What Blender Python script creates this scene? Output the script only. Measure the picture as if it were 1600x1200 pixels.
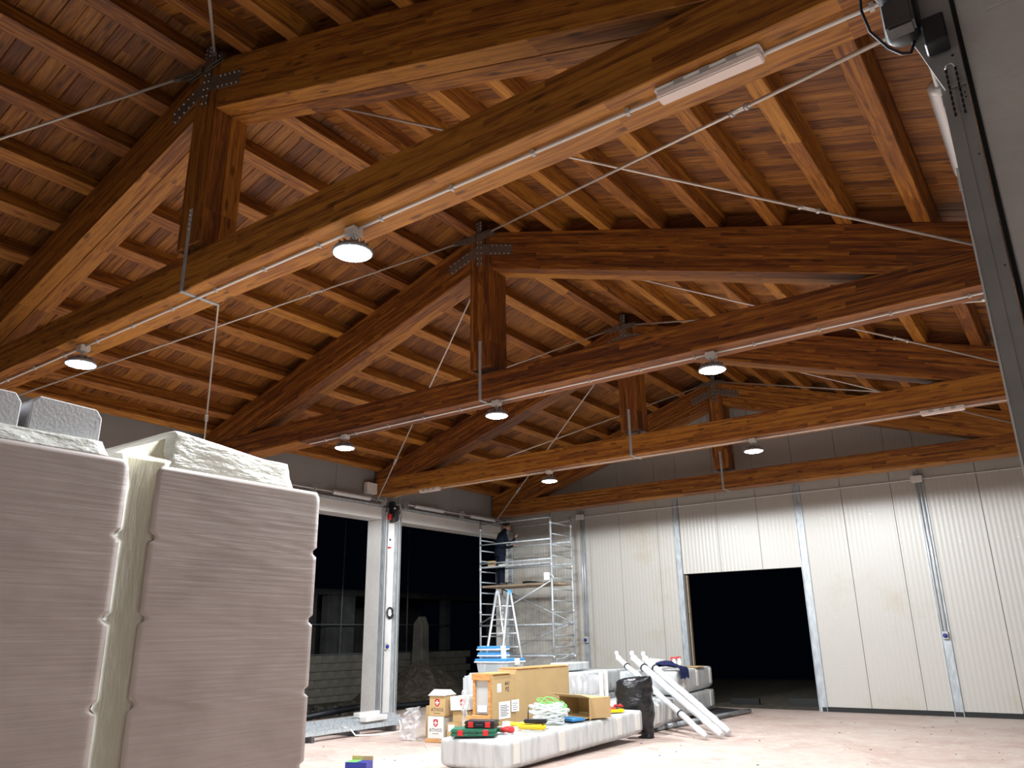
import bpy, bmesh, math, random
from mathutils import Vector, Matrix, noise
random.seed(7)
S = bpy.context.scene
COL = S.collection
for o in list(bpy.data.objects):
    bpy.data.objects.remove(o)

# ------------------------------------------------------------------ camera, world, exposure
YAW, PITCH, ROLL, FPX = 35.619, 17.94, -0.901, 1218.6
cam_d = bpy.data.cameras.new('camera'); cam = bpy.data.objects.new('camera', cam_d); COL.objects.link(cam)
cam_d.sensor_width = 36; cam_d.lens = FPX / 1600 * 36; cam_d.clip_start = 0.02; cam_d.clip_end = 200
cam.location = (0, 0, 1.6)
y_, p_, r_ = math.radians(YAW), math.radians(PITCH), math.radians(ROLL)
F = Vector((-math.sin(y_) * math.cos(p_), math.cos(y_) * math.cos(p_), math.sin(p_)))
R = Vector((math.cos(y_), math.sin(y_), 0)); U = R.cross(F)
R2 = R * math.cos(r_) + U * math.sin(r_); U2 = U * math.cos(r_) - R * math.sin(r_)
cam.rotation_euler = Matrix((R2, U2, -F)).transposed().to_euler()
S.camera = cam
W = bpy.data.worlds.new('night'); S.world = W; W.use_nodes = True
W.node_tree.nodes['Background'].inputs[0].default_value = (0.12, 0.2, 0.5, 1)
W.node_tree.nodes['Background'].inputs[1].default_value = 0.004
S.view_settings.view_transform = 'Standard'; S.view_settings.look = 'None'
S.view_settings.exposure = 0.0; S.view_settings.gamma = 1; S.view_settings.use_curve_mapping = False
LAMP_W = 680.0
LAMP_COL = (0.93, 0.97, 1.0)
LAMPS = [(-4.27, 0), (-8.57, 0), (-3.12, 1), (-6.27, 1), (-9.33, 1), (-4.22, 2), (-8.35, 2)]

XK, ZC = -6.437, 4.747
YT = [3.654, 8.22, 12.73, 17.24]
XL, XR = -13.1, -0.02
YW = 18.22
Y0 = -2.4
ZA, SL = 2.625, 0.315          # apex height over chord bottom, slope

# ------------------------------------------------------------------ materials
def mat(name, col, rough=0.6, metal=0.0, bump=0.0, bscale=30, var=0.0, vscale=6, emit=None, trans=0, alpha=None, spec=0.5, stretch=(1, 1, 1), col2=None, coat=0):
    m = bpy.data.materials.new(name); m.use_nodes = True
    nt = m.node_tree; b = nt.nodes['Principled BSDF']; L = nt.links
    b.inputs['Base Color'].default_value = (*col, 1); b.inputs['Roughness'].default_value = rough
    b.inputs['Metallic'].default_value = metal; b.inputs['Specular IOR Level'].default_value = spec
    if coat: b.inputs['Coat Weight'].default_value = coat; b.inputs['Coat Roughness'].default_value = .15
    if var or bump:
        tc = nt.nodes.new('ShaderNodeTexCoord'); mp = nt.nodes.new('ShaderNodeMapping')
        mp.inputs['Scale'].default_value = stretch
        L.new(tc.outputs['Object'], mp.inputs[0])
    if var:
        n = nt.nodes.new('ShaderNodeTexNoise'); n.inputs['Scale'].default_value = vscale; n.inputs['Detail'].default_value = 6
        n.inputs['Roughness'].default_value = .6
        L.new(mp.outputs[0], n.inputs['Vector'])
        r = nt.nodes.new('ShaderNodeValToRGB'); r.color_ramp.elements[0].position = .35; r.color_ramp.elements[1].position = .65
        c2 = col2 or tuple(max(0, c * (1 - var)) for c in col)
        r.color_ramp.elements[0].color = (*c2, 1); r.color_ramp.elements[1].color = (*col, 1)
        L.new(n.outputs[0], r.inputs[0]); L.new(r.outputs[0], b.inputs['Base Color'])
    if bump:
        n2 = nt.nodes.new('ShaderNodeTexNoise'); n2.inputs['Scale'].default_value = bscale; n2.inputs['Detail'].default_value = 4
        bp = nt.nodes.new('ShaderNodeBump'); bp.inputs['Strength'].default_value = bump; bp.inputs['Distance'].default_value = .02
        L.new(mp.outputs[0], n2.inputs['Vector']); L.new(n2.outputs[0], bp.inputs['Height']); L.new(bp.outputs[0], b.inputs['Normal'])
    if emit:
        b.inputs['Emission Color'].default_value = (*emit[0], 1); b.inputs['Emission Strength'].default_value = emit[1]
    if trans: b.inputs['Transmission Weight'].default_value = trans
    if alpha is not None: b.inputs['Alpha'].default_value = alpha
    return m

def film_mat(name, col, tr=0.35, rough=.35, bump=.3, bscale=8, stretch=(1, 1, 1), alpha=1.0, dark_tone=None, smap=None):
    m = mat(name, col, rough, bump=bump, bscale=bscale, stretch=stretch)
    nt = m.node_tree; L = nt.links; b = nt.nodes['Principled BSDF']; out = nt.nodes['Material Output']
    if dark_tone:
        tc = nt.nodes.new('ShaderNodeTexCoord'); n = nt.nodes.new('ShaderNodeTexNoise'); n.inputs['Scale'].default_value = 2.2; n.inputs['Detail'].default_value = 5
        mpp = nt.nodes.new('ShaderNodeMapping'); mpp.inputs['Scale'].default_value = smap or tuple(max(.5, min(v, 6)) for v in stretch); L.new(tc.outputs['Object'], mpp.inputs[0])
        r = nt.nodes.new('ShaderNodeValToRGB'); r.color_ramp.elements[0].position = .34; r.color_ramp.elements[1].position = .58
        r.color_ramp.elements[0].color = (*dark_tone, 1); r.color_ramp.elements[1].color = (*col, 1)
        L.new(mpp.outputs[0], n.inputs['Vector']); L.new(n.outputs[0], r.inputs[0]); L.new(r.outputs[0], b.inputs['Base Color'])
    t = nt.nodes.new('ShaderNodeBsdfTranslucent'); t.inputs[0].default_value = (*col, 1)
    mx = nt.nodes.new('ShaderNodeMixShader'); mx.inputs[0].default_value = tr
    L.new(b.outputs[0], mx.inputs[1]); L.new(t.outputs[0], mx.inputs[2])
    last = mx
    if alpha < 1:
        tp = nt.nodes.new('ShaderNodeBsdfTransparent'); m2 = nt.nodes.new('ShaderNodeMixShader'); m2.inputs[0].default_value = alpha
        L.new(tp.outputs[0], m2.inputs[1]); L.new(mx.outputs[0], m2.inputs[2]); last = m2
    L.new(last.outputs[0], out.inputs[0])
    return m

def wood(name, c_dark, c_mid, c_lite, lam=0.04, board=1.4, knots=1.0, grain=1.0, rough=.55, rnd=0.25):
    """laminated softwood: local X runs along the grain, local Z across the lamellas"""
    m = bpy.data.materials.new(name); m.use_nodes = True; nt = m.node_tree; L = nt.links; N = nt.nodes.new
    b = nt.nodes['Principled BSDF']; b.inputs['Roughness'].default_value = rough
    tc = N('ShaderNodeTexCoord'); oi = N('ShaderNodeObjectInfo'); sp = N('ShaderNodeSeparateXYZ'); L.new(tc.outputs['Object'], sp.inputs[0])
    def math_(op, a, bb=None):
        n = N('ShaderNodeMath'); n.operation = op
        for i, v in enumerate((a, bb)):
            if v is None: continue
            if isinstance(v, (int, float)): n.inputs[i].default_value = v
            else: L.new(v, n.inputs[i])
        return n.outputs[0]
    if lam:
        zi = math_('FLOOR', math_('DIVIDE', sp.outputs[2], lam))
    else:
        zi = math_('MULTIPLY', oi.outputs['Random'], 97.0)
    off = math_('MULTIPLY', math_('FRACT', math_('MULTIPLY', math_('SINE', math_('MULTIPLY', zi, 12.99)), 43.7)), board)
    xi = math_('FLOOR', math_('DIVIDE', math_('ADD', sp.outputs[0], off), board))
    cb = N('ShaderNodeCombineXYZ'); L.new(xi, cb.inputs[0]); L.new(zi, cb.inputs[1]); L.new(math_('MULTIPLY', oi.outputs['Random'], 31.0), cb.inputs[2])
    wn = N('ShaderNodeTexWhiteNoise'); wn.noise_dimensions = '3D'; L.new(cb.outputs[0], wn.inputs['Vector'])
    # grain
    mp = N('ShaderNodeMapping'); mp.inputs['Scale'].default_value = (1.2, 22, 22)
    ad = N('ShaderNodeVectorMath'); ad.operation = 'ADD'; L.new(tc.outputs['Object'], ad.inputs[0])
    sc = N('ShaderNodeVectorMath'); sc.operation = 'SCALE'; L.new(wn.outputs['Color'], sc.inputs[0]); sc.inputs['Scale'].default_value = 7.0
    L.new(sc.outputs[0], ad.inputs[1]); L.new(ad.outputs[0], mp.inputs[0])
    n = N('ShaderNodeTexNoise'); n.inputs['Scale'].default_value = 1.6; n.inputs['Detail'].default_value = 7; n.inputs['Roughness'].default_value = .65
    n.inputs['Distortion'].default_value = .6; L.new(mp.outputs[0], n.inputs['Vector'])
    g = math_('ADD', math_('SUBTRACT', math_('MULTIPLY', n.outputs[0], 1.45 * grain), .32), math_('MULTIPLY', wn.outputs['Value'], .30))
    g = math_('ADD', g, math_('MULTIPLY', math_('SUBTRACT', oi.outputs['Random'], .5), rnd))
    r = N('ShaderNodeValToRGB'); e = r.color_ramp.elements
    e[0].position = .28; e[0].color = (*c_dark, 1); e[1].position = .85; e[1].color = (*c_lite, 1)
    k = e.new(.55); k.color = (*c_mid, 1)
    L.new(g, r.inputs[0])
    # knots and dark streaks
    mk = N('ShaderNodeMapping'); mk.inputs['Scale'].default_value = (2.6, 9, 9); L.new(ad.outputs[0], mk.inputs[0])
    v = N('ShaderNodeTexVoronoi'); v.inputs['Scale'].default_value = 1.0; L.new(mk.outputs[0], v.inputs['Vector'])
    kr = N('ShaderNodeValToRGB'); kr.color_ramp.elements[0].position = .10; kr.color_ramp.elements[1].position = .24
    kr.color_ramp.elements[0].color = (1, 1, 1, 1); kr.color_ramp.elements[1].color = (0, 0, 0, 1); L.new(v.outputs['Distance'], kr.inputs[0])
    mx = N('ShaderNodeMixRGB'); L.new(math_('MULTIPLY', kr.outputs[0], .75 * knots), mx.inputs[0]); L.new(r.outputs[0], mx.inputs[1])
    mx.inputs[2].default_value = (c_dark[0] * .35, c_dark[1] * .3, c_dark[2] * .3, 1)
    L.new(mx.outputs[0], b.inputs['Base Color'])
    bp = N('ShaderNodeBump'); bp.inputs['Strength'].default_value = .25; bp.inputs['Distance'].default_value = .004
    L.new(n.outputs[0], bp.inputs['Height']); L.new(bp.outputs[0], b.inputs['Normal'])
    return m

M = {}
M['glulam'] = wood('stained_glulam', (.088, .023, .006), (.245, .078, .011), (.48, .198, .024), knots=.9)
M['purlin'] = wood('stained_purlin', (.12, .034, .007), (.30, .103, .013), (.51, .22, .028), lam=.045, board=2.2, knots=.7)
M['plank'] = wood('stained_plank', (.090, .026, .006), (.20, .068, .010), (.37, .150, .022), lam=0, board=2.6, knots=1.0, rnd=.16)
M['block'] = wood('stained_blocking', (.10, .028, .008), (.2, .06, .015), (.3, .1, .03), lam=0, board=3)
M['crate_wood'] = wood('raw_pine', (.45, .2, .06), (.62, .33, .12), (.72, .42, .18), lam=0, board=3, knots=.4)
M['timber'] = wood('old_timber', (.2, .15, .1), (.32, .24, .16), (.42, .33, .23), lam=0, board=3)
M['galv'] = mat('galvanised_steel', (.50, .54, .57), .42, .2, var=.35, vscale=14, stretch=(1, 1, .3), bump=.05, bscale=40)
M['steel'] = mat('bright_steel', (.68, .68, .68), .35, .5)
M['rod'] = mat('zinc_rod', (.66, .60, .53), .42, .4)
M['trackgrey'] = mat('track_grey', (.40, .39, .38), .5, .1, var=.15, vscale=6)
M['plate'] = mat('steel_plate', (.20, .16, .13), .45, .35, var=.2, vscale=9)
M['darksteel'] = mat('dark_steel', (.14, .14, .145), .45, .7, var=.2, vscale=10)
M['chain'] = mat('black_chain', (.03, .03, .03), .5, .6)
M['black'] = mat('black_plastic', (.012, .014, .018), .45)
M['whitep'] = mat('white_plastic', (.78, .76, .73), .4)
M['greyp'] = mat('grey_plastic', (.5, .5, .48), .45)
M['blue'] = mat('blue_plastic', (.05, .27, .62), .4)
M['dblue'] = mat('dark_blue_socket', (.02, .03, .25), .4)
M['red'] = mat('red_plastic', (.6, .02, .02), .4)
M['green'] = mat('green_plastic', (.02, .16, .09), .45)
M['lime'] = mat('green_cable', (.15, .75, .12), .4)
M['yellow'] = mat('yellow_plastic', (.9, .62, .01), .4)
M['lens'] = mat('lamp_lens', (1, 1, 1), .3, emit=((.9, .96, 1), 40))
M['housing'] = mat('lamp_housing', (.35, .38, .42), .5, .3)
M['diffuser'] = mat('emergency_diffuser', (.86, .72, .66), .35)
M['precast'] = mat('white_precast', (.72, .70, .67), .8, var=.12, vscale=1.5, bump=.25, bscale=12)
M['precast_grey'] = mat('grey_precast', (.84, .79, .75), .85, var=.16, vscale=2.0, bump=.4, bscale=9)
M['panel_dark'] = mat('upper_wall_panel', (.30, .29, .28), .55, var=.06, vscale=1)
M['rubber'] = mat('black_gasket', (.02, .02, .02), .8)
M['cardboard'] = mat('cardboard', (.50, .34, .16), .85, var=.1, vscale=3, bump=.15, bscale=20)
M['cardwhite'] = mat('white_carton', (.72, .71, .68), .7, var=.06, vscale=4)
M['paper'] = mat('paper_label', (.9, .9, .9), .7)
M['ink'] = mat('black_ink', (.03, .03, .04), .7)
M['shield'] = mat('red_print', (.42, .015, .02), .6)
M['wrap'] = film_mat('stretch_wrapped_white', (.68, .70, .70), .10, .26, .6, 5, (9, 9, .6), dark_tone=(.52, .54, .55), smap=(5, 5, .8))  # upright noise streaks paint the bright and dark of crinkled film
M['guard'] = film_mat('wrapped_corner_guard', (.78, .77, .72), .1, .35, .3, 8)
M['tubewrap'] = film_mat('tube_wrap', (.70, .72, .73), .1, .3, .7, 5, (1, 9, 9))
M['packwrap'] = film_mat('stack_stretch_film', (.60, .52, .49), .03, .40, .13, 1.3, (1, 1.0, 38), dark_tone=(.50, .43, .40), smap=(1, 1, 1.6))  # noise mixes in a slightly darker tone in patches
M['gapfilm'] = film_mat('backlit_cream_film', (.92, .90, .76), .12, .5, .2, 6, (1, 6, 1))  # cream base colour stands in for light coming through the film
M['capfilm'] = film_mat('loose_white_film', (.82, .82, .76), .3, .3, .9, 4, (1, 3, 9))
M['foam'] = mat('grey_foam_board', (.62, .62, .64), .9, bump=.12, bscale=60, var=.1, vscale=50)
M['clear'] = film_mat('clear_film', (.9, .9, .92), .3, .15, 1.0, 9, (1, 1, 1), alpha=.55)
M['clearbox'] = film_mat('clear_box_plastic', (.8, .84, .86), .3, .2, .0, 9, (1, 1, 1), alpha=.5)
M['bag'] = mat('black_bin_bag', (.012, .012, .014), .25, bump=1.0, bscale=7, stretch=(1, 1, 2.5))
M['alu'] = mat('aluminium', (.68, .72, .74), .35, .7)
M['hose'] = mat('white_cable', (.74, .78, .78), .5)
M['skin'] = mat('skin', (.42, .2, .13), .55)
M['hair'] = mat('dark_hair', (.02, .015, .012), .7)
M['jacket'] = mat('navy_jacket', (.006, .009, .016), .9, spec=.1, bump=.3, bscale=14)
M['trousers'] = mat('dark_trousers', (.008, .011, .020), .9, spec=.1, bump=.3, bscale=14)
M['cloth'] = mat('navy_cloth', (.02, .03, .12), .85, bump=.4, bscale=20)
M['soil'] = mat('soil', (.12, .10, .07), .95, var=.5, vscale=5, bump=1.0, bscale=9)
M['rubble'] = mat('rubble', (.14, .11, .08), .95, var=.6, vscale=9, bump=1.0, bscale=14)
M['outwall'] = mat('old_plaster', (.20, .20, .19), .9, var=.4, vscale=1.5)
M['blockm'] = mat('concrete_block', (.24, .22, .18), .9, var=.3, vscale=4, bump=.4, bscale=20)
M['stone'] = mat('dark_gravel', (.10, .085, .07), .9, var=.4, vscale=7)

# sandwich panel with fine vertical micro ribs
def panel_mat():
    m = mat('sandwich_panel', (.50, .48, .44), .38, 0.0); nt = m.node_tree; L = nt.links; N = nt.nodes.new; b = nt.nodes['Principled BSDF']
    tc = N('ShaderNodeTexCoord'); w = N('ShaderNodeTexWave'); w.bands_direction = 'X'; w.inputs['Scale'].default_value = 3.4
    w.wave_profile = 'SIN'; L.new(tc.outputs['Object'], w.inputs['Vector'])
    bp = N('ShaderNodeBump'); bp.inputs['Strength'].default_value = .22; bp.inputs['Distance'].default_value = .012
    L.new(w.outputs[0], bp.inputs['Height']); L.new(bp.outputs[0], b.inputs['Normal'])
    n = N('ShaderNodeTexNoise'); n.inputs['Scale'].default_value = .7; n.inputs['Detail'].default_value = 8; n.inputs['Roughness'].default_value = .7; L.new(tc.outputs['Object'], n.inputs['Vector'])
    r = N('ShaderNodeValToRGB'); r.color_ramp.elements[0].position = .30; r.color_ramp.elements[1].position = .44
    r.color_ramp.elements[0].color = (.46, .425, .35, 1); r.color_ramp.elements[1].color = (.50, .48, .44, 1)
    L.new(n.outputs[0], r.inputs[0]); L.new(r.outputs[0], b.inputs['Base Color'])
    return m
M['panel'] = panel_mat()

def floor_mat():
    m = mat('dusty_concrete', (.7, .6, .5), .62); nt = m.node_tree; L = nt.links; N = nt.nodes.new; b = nt.nodes['Principled BSDF']
    tc = N('ShaderNodeTexCoord')
    def noise_(s, d, rough=.6, dist=0):
        n = N('ShaderNodeTexNoise'); n.inputs['Scale'].default_value = s; n.inputs['Detail'].default_value = d; n.inputs['Roughness'].default_value = rough
        n.inputs['Distortion'].default_value = dist; L.new(tc.outputs['Object'], n.inputs['Vector']); return n
    a = noise_(.55, 9, .68, .8); r = N('ShaderNodeValToRGB'); e = r.color_ramp.elements
    e[0].position = .30; e[0].color = (.44, .31, .265, 1); e[1].position = .70; e[1].color = (.57, .50, .44, 1)
    k = e.new(.46); k.color = (.52, .40, .35, 1); k = e.new(.56); k.color = (.55, .45, .39, 1)
    L.new(a.outputs[0], r.inputs[0])
    c = noise_(5, 9, .75); r2 = N('ShaderNodeValToRGB'); r2.color_ramp.elements[0].position = .52; r2.color_ramp.elements[1].position = .66
    r2.color_ramp.elements[0].color = (0, 0, 0, 1); r2.color_ramp.elements[1].color = (.7, .7, .7, 1); L.new(c.outputs[0], r2.inputs[0])
    mx = N('ShaderNodeMixRGB'); L.new(r2.outputs[0], mx.inputs[0]); L.new(r.outputs[0], mx.inputs[1]); mx.inputs[2].default_value = (.66, .61, .55, 1)
    d = noise_(1.3, 10, .8, 1.5); r3 = N('ShaderNodeValToRGB'); r3.color_ramp.elements[0].position = .36; r3.color_ramp.elements[1].position = .47
    r3.color_ramp.elements[0].color = (.8, .8, .8, 1); r3.color_ramp.elements[1].color = (0, 0, 0, 1); L.new(d.outputs[0], r3.inputs[0])
    m3 = N('ShaderNodeMixRGB'); L.new(r3.outputs[0], m3.inputs[0]); L.new(mx.outputs[0], m3.inputs[1]); m3.inputs[2].default_value = (.40, .28, .24, 1)
    L.new(m3.outputs[0], b.inputs['Base Color'])
    bp = N('ShaderNodeBump'); bp.inputs['Strength'].default_value = .2; bp.inputs['Distance'].default_value = .01; L.new(c.outputs[0], bp.inputs['Height']); L.new(bp.outputs[0], b.inputs['Normal'])
    return m
M['floor'] = floor_mat()

# ------------------------------------------------------------------ helpers
def box(bm, x0, x1, y0, y1, z0, z1, mtx=None):
    vs = [bm.verts.new((x, y, z)) for x in (x0, x1) for y in (y0, y1) for z in (z0, z1)]
    for f in ((0, 1, 3, 2), (4, 6, 7, 5), (0, 4, 5, 1), (2, 3, 7, 6), (0, 2, 6, 4), (1, 5, 7, 3)):
        bm.faces.new([vs[i] for i in f])
    if mtx: bmesh.ops.transform(bm, matrix=mtx, verts=vs)
    return vs
def prism(bm, pts, a0, a1, axis='y'):
    """extrude a polygon: axis y -> pts are (x,z); x -> (y,z); z -> (x,y)"""
    def P(p, a): return {'y': (p[0], a, p[1]), 'x': (a, p[0], p[1]), 'z': (p[0], p[1], a)}[axis]
    A = [bm.verts.new(P(p, a0)) for p in pts]; Bv = [bm.verts.new(P(p, a1)) for p in pts]
    bm.faces.new(A); bm.faces.new(Bv[::-1]); n = len(pts)
    for i in range(n): bm.faces.new((A[i], Bv[i], Bv[(i + 1) % n], A[(i + 1) % n]))
    return A + Bv
def tube(bm, pts, r, n=8, caps=True):
    pts = [Vector(p) for p in pts]; rings = []; up = None
    rr = r if isinstance(r, (list, tuple)) else [r] * len(pts)
    for i, p in enumerate(pts):
        d = (pts[min(i + 1, len(pts) - 1)] - pts[max(i - 1, 0)]).normalized()
        if up is None:
            up = Vector((0, 0, 1)) if abs(d.z) < .9 else Vector((1, 0, 0))
        s = d.cross(up).normalized(); up = s.cross(d).normalized()
        rings.append([bm.verts.new(p + (s * math.cos(2 * math.pi * k / n) + up * math.sin(2 * math.pi * k / n)) * rr[i]) for k in range(n)])
    for a, b in zip(rings, rings[1:]):
        for k in range(n):
            f = bm.faces.new((a[k], a[(k + 1) % n], b[(k + 1) % n], b[k])); f.smooth = True
    if caps: bm.faces.new(rings[0][::-1]); bm.faces.new(rings[-1])
def lathe(bm, prof, n=24, c=(0, 0, 0)):
    rings = []
    for r, z in prof:
        rings.append([bm.verts.new((c[0] + r * math.cos(2 * math.pi * k / n), c[1] + r * math.sin(2 * math.pi * k / n), c[2] + z)) for k in range(n)] if r > 1e-6 else [bm.verts.new((c[0], c[1], c[2] + z))])
    for a, b in zip(rings, rings[1:]):
        for k in range(n):
            q = [a[k % len(a)], a[(k + 1) % len(a)], b[(k + 1) % len(b)], b[k % len(b)]]
            u = []
            for v in q:
                if v not in u: u.append(v)
            if len(u) > 2:
                f = bm.faces.new(u); f.smooth = True
def bevel(bm, w, seg=1):
    bmesh.ops.bevel(bm, geom=list(bm.edges), offset=w, segments=seg, affect='EDGES', clamp_overlap=True)
def NB(): return bmesh.new()
def mesh_of(name, bm):
    bmesh.ops.recalc_face_normals(bm, faces=bm.faces)
    me = bpy.data.meshes.new(name); bm.to_mesh(me); bm.free(); return me
def obj(name, bm, m, parent=None, loc=None, rot=None, label=None, kind=None):
    me = mesh_of(name, bm) if not isinstance(bm, bpy.types.Mesh) else bm
    if m and not me.materials: me.materials.append(M[m] if isinstance(m, str) else m)
    o = bpy.data.objects.new(name, me); COL.objects.link(o)
    if parent: o.parent = parent
    if loc: o.location = loc
    if rot: o.rotation_euler = rot
    if label: o['label'] = label
    if kind: o['kind'] = kind
    return o
def thing(name, label, cat, loc=(0, 0, 0), rz=0, group=None):
    o = bpy.data.objects.new(name, None); COL.objects.link(o); o.empty_display_size = .1
    o.location = loc; o.rotation_euler = (0, 0, rz); o['label'] = label; o['category'] = cat
    if group: o['group'] = group
    return o
def tag(o, label, cat, group=None):
    o['label'] = label; o['category'] = cat
    if group: o['group'] = group
    return o
def struct(name, bm, m):
    return obj(name, bm, m, kind='structure')
def sempty(name):
    o = bpy.data.objects.new(name, None); COL.objects.link(o); o['kind'] = 'structure'; return o
def kids(o): return [c for c in list(COL.objects) if c.parent == o]
def copy_tree(o, parent=None):
    c = o.copy(); COL.objects.link(c); c.parent = parent
    for ch in kids(o): copy_tree(ch, c)
    return c
def noise3(x, y, z): return noise.noise(Vector((x, y, z)))

def loft_pack(x0, x1, y0, y1, zs, dx, dy, rc=.03, disp=None, nu=40, top_dome=0.0):
    """a wrapped block: rounded-rectangle rings at heights zs, inset dx(z), dy(z), pushed out by disp(x,y,z)"""
    bm = NB(); rings = []
    for z in zs:
        a, b, c, d = x0 + dx(z), x1 - dx(z), y0 + dy(z), y1 - dy(z)
        pts = []
        def seg(p, q, n):
            for i in range(n): pts.append((p[0] + (q[0] - p[0]) * i / n, p[1] + (q[1] - p[1]) * i / n))
        ny = max(4, int(nu * (d - c) / ((d - c) + (b - a)))); nx = max(4, nu - ny)
        ny, nx = NYX if NYX else (ny, nx)
        seg((a + rc, c), (b - rc, c), nx); seg((b - rc * .3, c + rc * .3), (b - rc * .3, c + rc * .3), 1)
        seg((b, c + rc), (b, d - rc), ny); seg((b - rc * .3, d - rc * .3), (b - rc * .3, d - rc * .3), 1)
        seg((b - rc, d), (a + rc, d), nx); seg((a + rc * .3, d - rc * .3), (a + rc * .3, d - rc * .3), 1)
        seg((a, d - rc), (a, c + rc), ny); seg((a + rc * .3, c + rc * .3), (a + rc * .3, c + rc * .3), 1)
        cx, cy = (a + b) / 2, (c + d) / 2; ring = []
        for (x, y) in pts:
            if disp:
                n = Vector(((x - cx) / (b - a), (y - cy) / (d - c)))
                if abs(n.x) > abs(n.y): n = Vector((math.copysign(1, n.x), 0))
                else: n = Vector((0, math.copysign(1, n.y)))
                q = disp(x, y, z); x += n.x * q; y += n.y * q
            ring.append(bm.verts.new((x, y, z)))
        rings.append(ring)
    k = len(rings[0])
    for p, q in zip(rings, rings[1:]):
        for i in range(k):
            f = bm.faces.new((p[i], p[(i + 1) % k], q[(i + 1) % k], q[i])); f.smooth = True
    bm.faces.new(rings[0][::-1])
    c = bm.verts.new(sum((v.co for v in rings[-1]), Vector()) / k + Vector((0, 0, top_dome)))
    for i in range(k):
        f = bm.faces.new((rings[-1][i], rings[-1][(i + 1) % k], c)); f.smooth = True
    return bm
NYX = None

# ------------------------------------------------------------------ setting: floor, far wall, side walls
bm = NB(); box(bm, XL - .6, XR + 3.5, Y0, YW + .1, -.2, 0); struct('floor', bm, 'floor')

def roofz(x): return ZC + ZA - SL * abs(x - XK)      # top of the rafters = underside of purlins
far = sempty('wall_far')
seams = [-13.5, -12.72, -11.72, -10.79, -9.70, -8.62, -8.02, -7.05, -6.06, -5.12, -4.14, -3.12, -2.56, -1.50, -.46, XR + .5]
for a, b in zip(seams, seams[1:]):
    g = .004
    z0 = 2.98 if (a >= -8.03 and b <= -5.1) else .09
    pts = [(a + g, z0), (b - g, z0), (b - g, roofz(b) + .22)]
    if a < XK < b: pts.append((XK, roofz(XK) + .22))
    pts.append((a + g, roofz(a) + .22))
    bm = NB(); prism(bm, pts, YW, YW + .12); bevel(bm, .003)
    obj('panel', bm, 'panel', far)
bm = NB(); box(bm, XL - .5, -8.02, YW - .02, YW + .1, 0, .085); box(bm, -5.12, XR + .5, YW - .02, YW + .1, 0, .085); obj('sill_gasket', bm, 'rubber', far)
bm = NB(); box(bm, XL - .5, -8.02, YW + .121, YW + .16, 0, 8); box(bm, -5.12, XR + .5, YW + .121, YW + .16, 0, 8); box(bm, -8.02, -5.12, YW + .121, YW + .16, 3.0, 8); obj('outer_skin', bm, 'darksteel', far)
# galvanised posts on the far wall
def cpost(x, w, name='steel_post'):
    bm = NB(); z1 = ZC + .05
    box(bm, x - w / 2, x + w / 2, YW - .012, YW - .002, .0, z1)
    box(bm, x - w / 2, x - w / 2 + .012, YW - .03, YW - .012, .0, z1); box(bm, x + w / 2 - .012, x + w / 2, YW - .03, YW - .012, .0, z1)
    obj(name, bm, 'galv', far)
for x, w in ((-10.79, .14), (-8.10, .15), (-5.10, .17), (-2.56, .17)): cpost(x, w)
bm = NB(); box(bm, -7.97, -7.945, YW + .03, YW + .12, 0, 2.95); obj('door_batten', bm, 'timber', far, label='bare wooden batten at the left side of the far doorway')
bm = NB()
for x in (-12.2, -11.3, -9.2, -8.9, -7.5, -6.6, -4.6, -3.6, -2.0, -1.0):
    for z in (.9, 1.9, 3.3, 4.0):
        if -8 < x < -5.2 and z < 3: continue
        box(bm, x - .008, x + .008, YW - .006, YW, z - .008, z + .008)
o = obj('rivet', bm, 'steel', far, kind='stuff')

def side_wall(name, xin, sgn, mat_p, pil, zh0=4.24, zh1=4.52):
    """xin inner face, sgn +1 wall extends to +x"""
    root = sempty(name); xo = xin + sgn * .45; a, b = sorted((xin, xo))
    for (p, q) in pil:
        bm = NB(); box(bm, a, b, p, q, 0, zh1); bevel(bm, .008); obj('pillar', bm, mat_p, root)
    for (p0, q0), (p1, q1) in zip(pil, pil[1:]):
        bm = NB(); box(bm, a, b, q0 + .001, p1 - .001, zh0, zh1); bevel(bm, .008); obj('header_beam', bm, mat_p, root)
    # upper metal panels
    y = Y0
    while y < YW - .1:
        y2 = min(y + 2.0, YW); bm = NB(); x0, x1 = sorted((xin + sgn * .05, xin + sgn * .14)); box(bm, x0, x1, y + .004, y2 - .004, zh1, 5.46); bevel(bm, .003)
        obj('panel', bm, 'panel_dark', root); y = y2
    return root
PIL = [(-2.4, -1.94), (3.04, 3.58), (8.02, 8.56), (13.0, 13.54), (17.98, YW)]
side_wall('wall_left', XL, -1, 'precast', PIL)
side_wall('wall_right', XR, 1, 'precast_grey', PIL)
bm = NB(); box(bm, -4.4, XR + .45, Y0 - .2, Y0, 0, 5.6); struct('wall_near_bounce', bm, 'precast')  # unseen partial wall, added to bounce light onto the right reveal
wl = bpy.data.objects['wall_left']
for y in YT[1:3]:
    bm = NB(); box(bm, XL - .0, XL + .12, y - .34, y - .02, ZC + .02, ZC + .27); bevel(bm, .006); obj('corbel', bm, 'precast_grey', wl)

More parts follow.
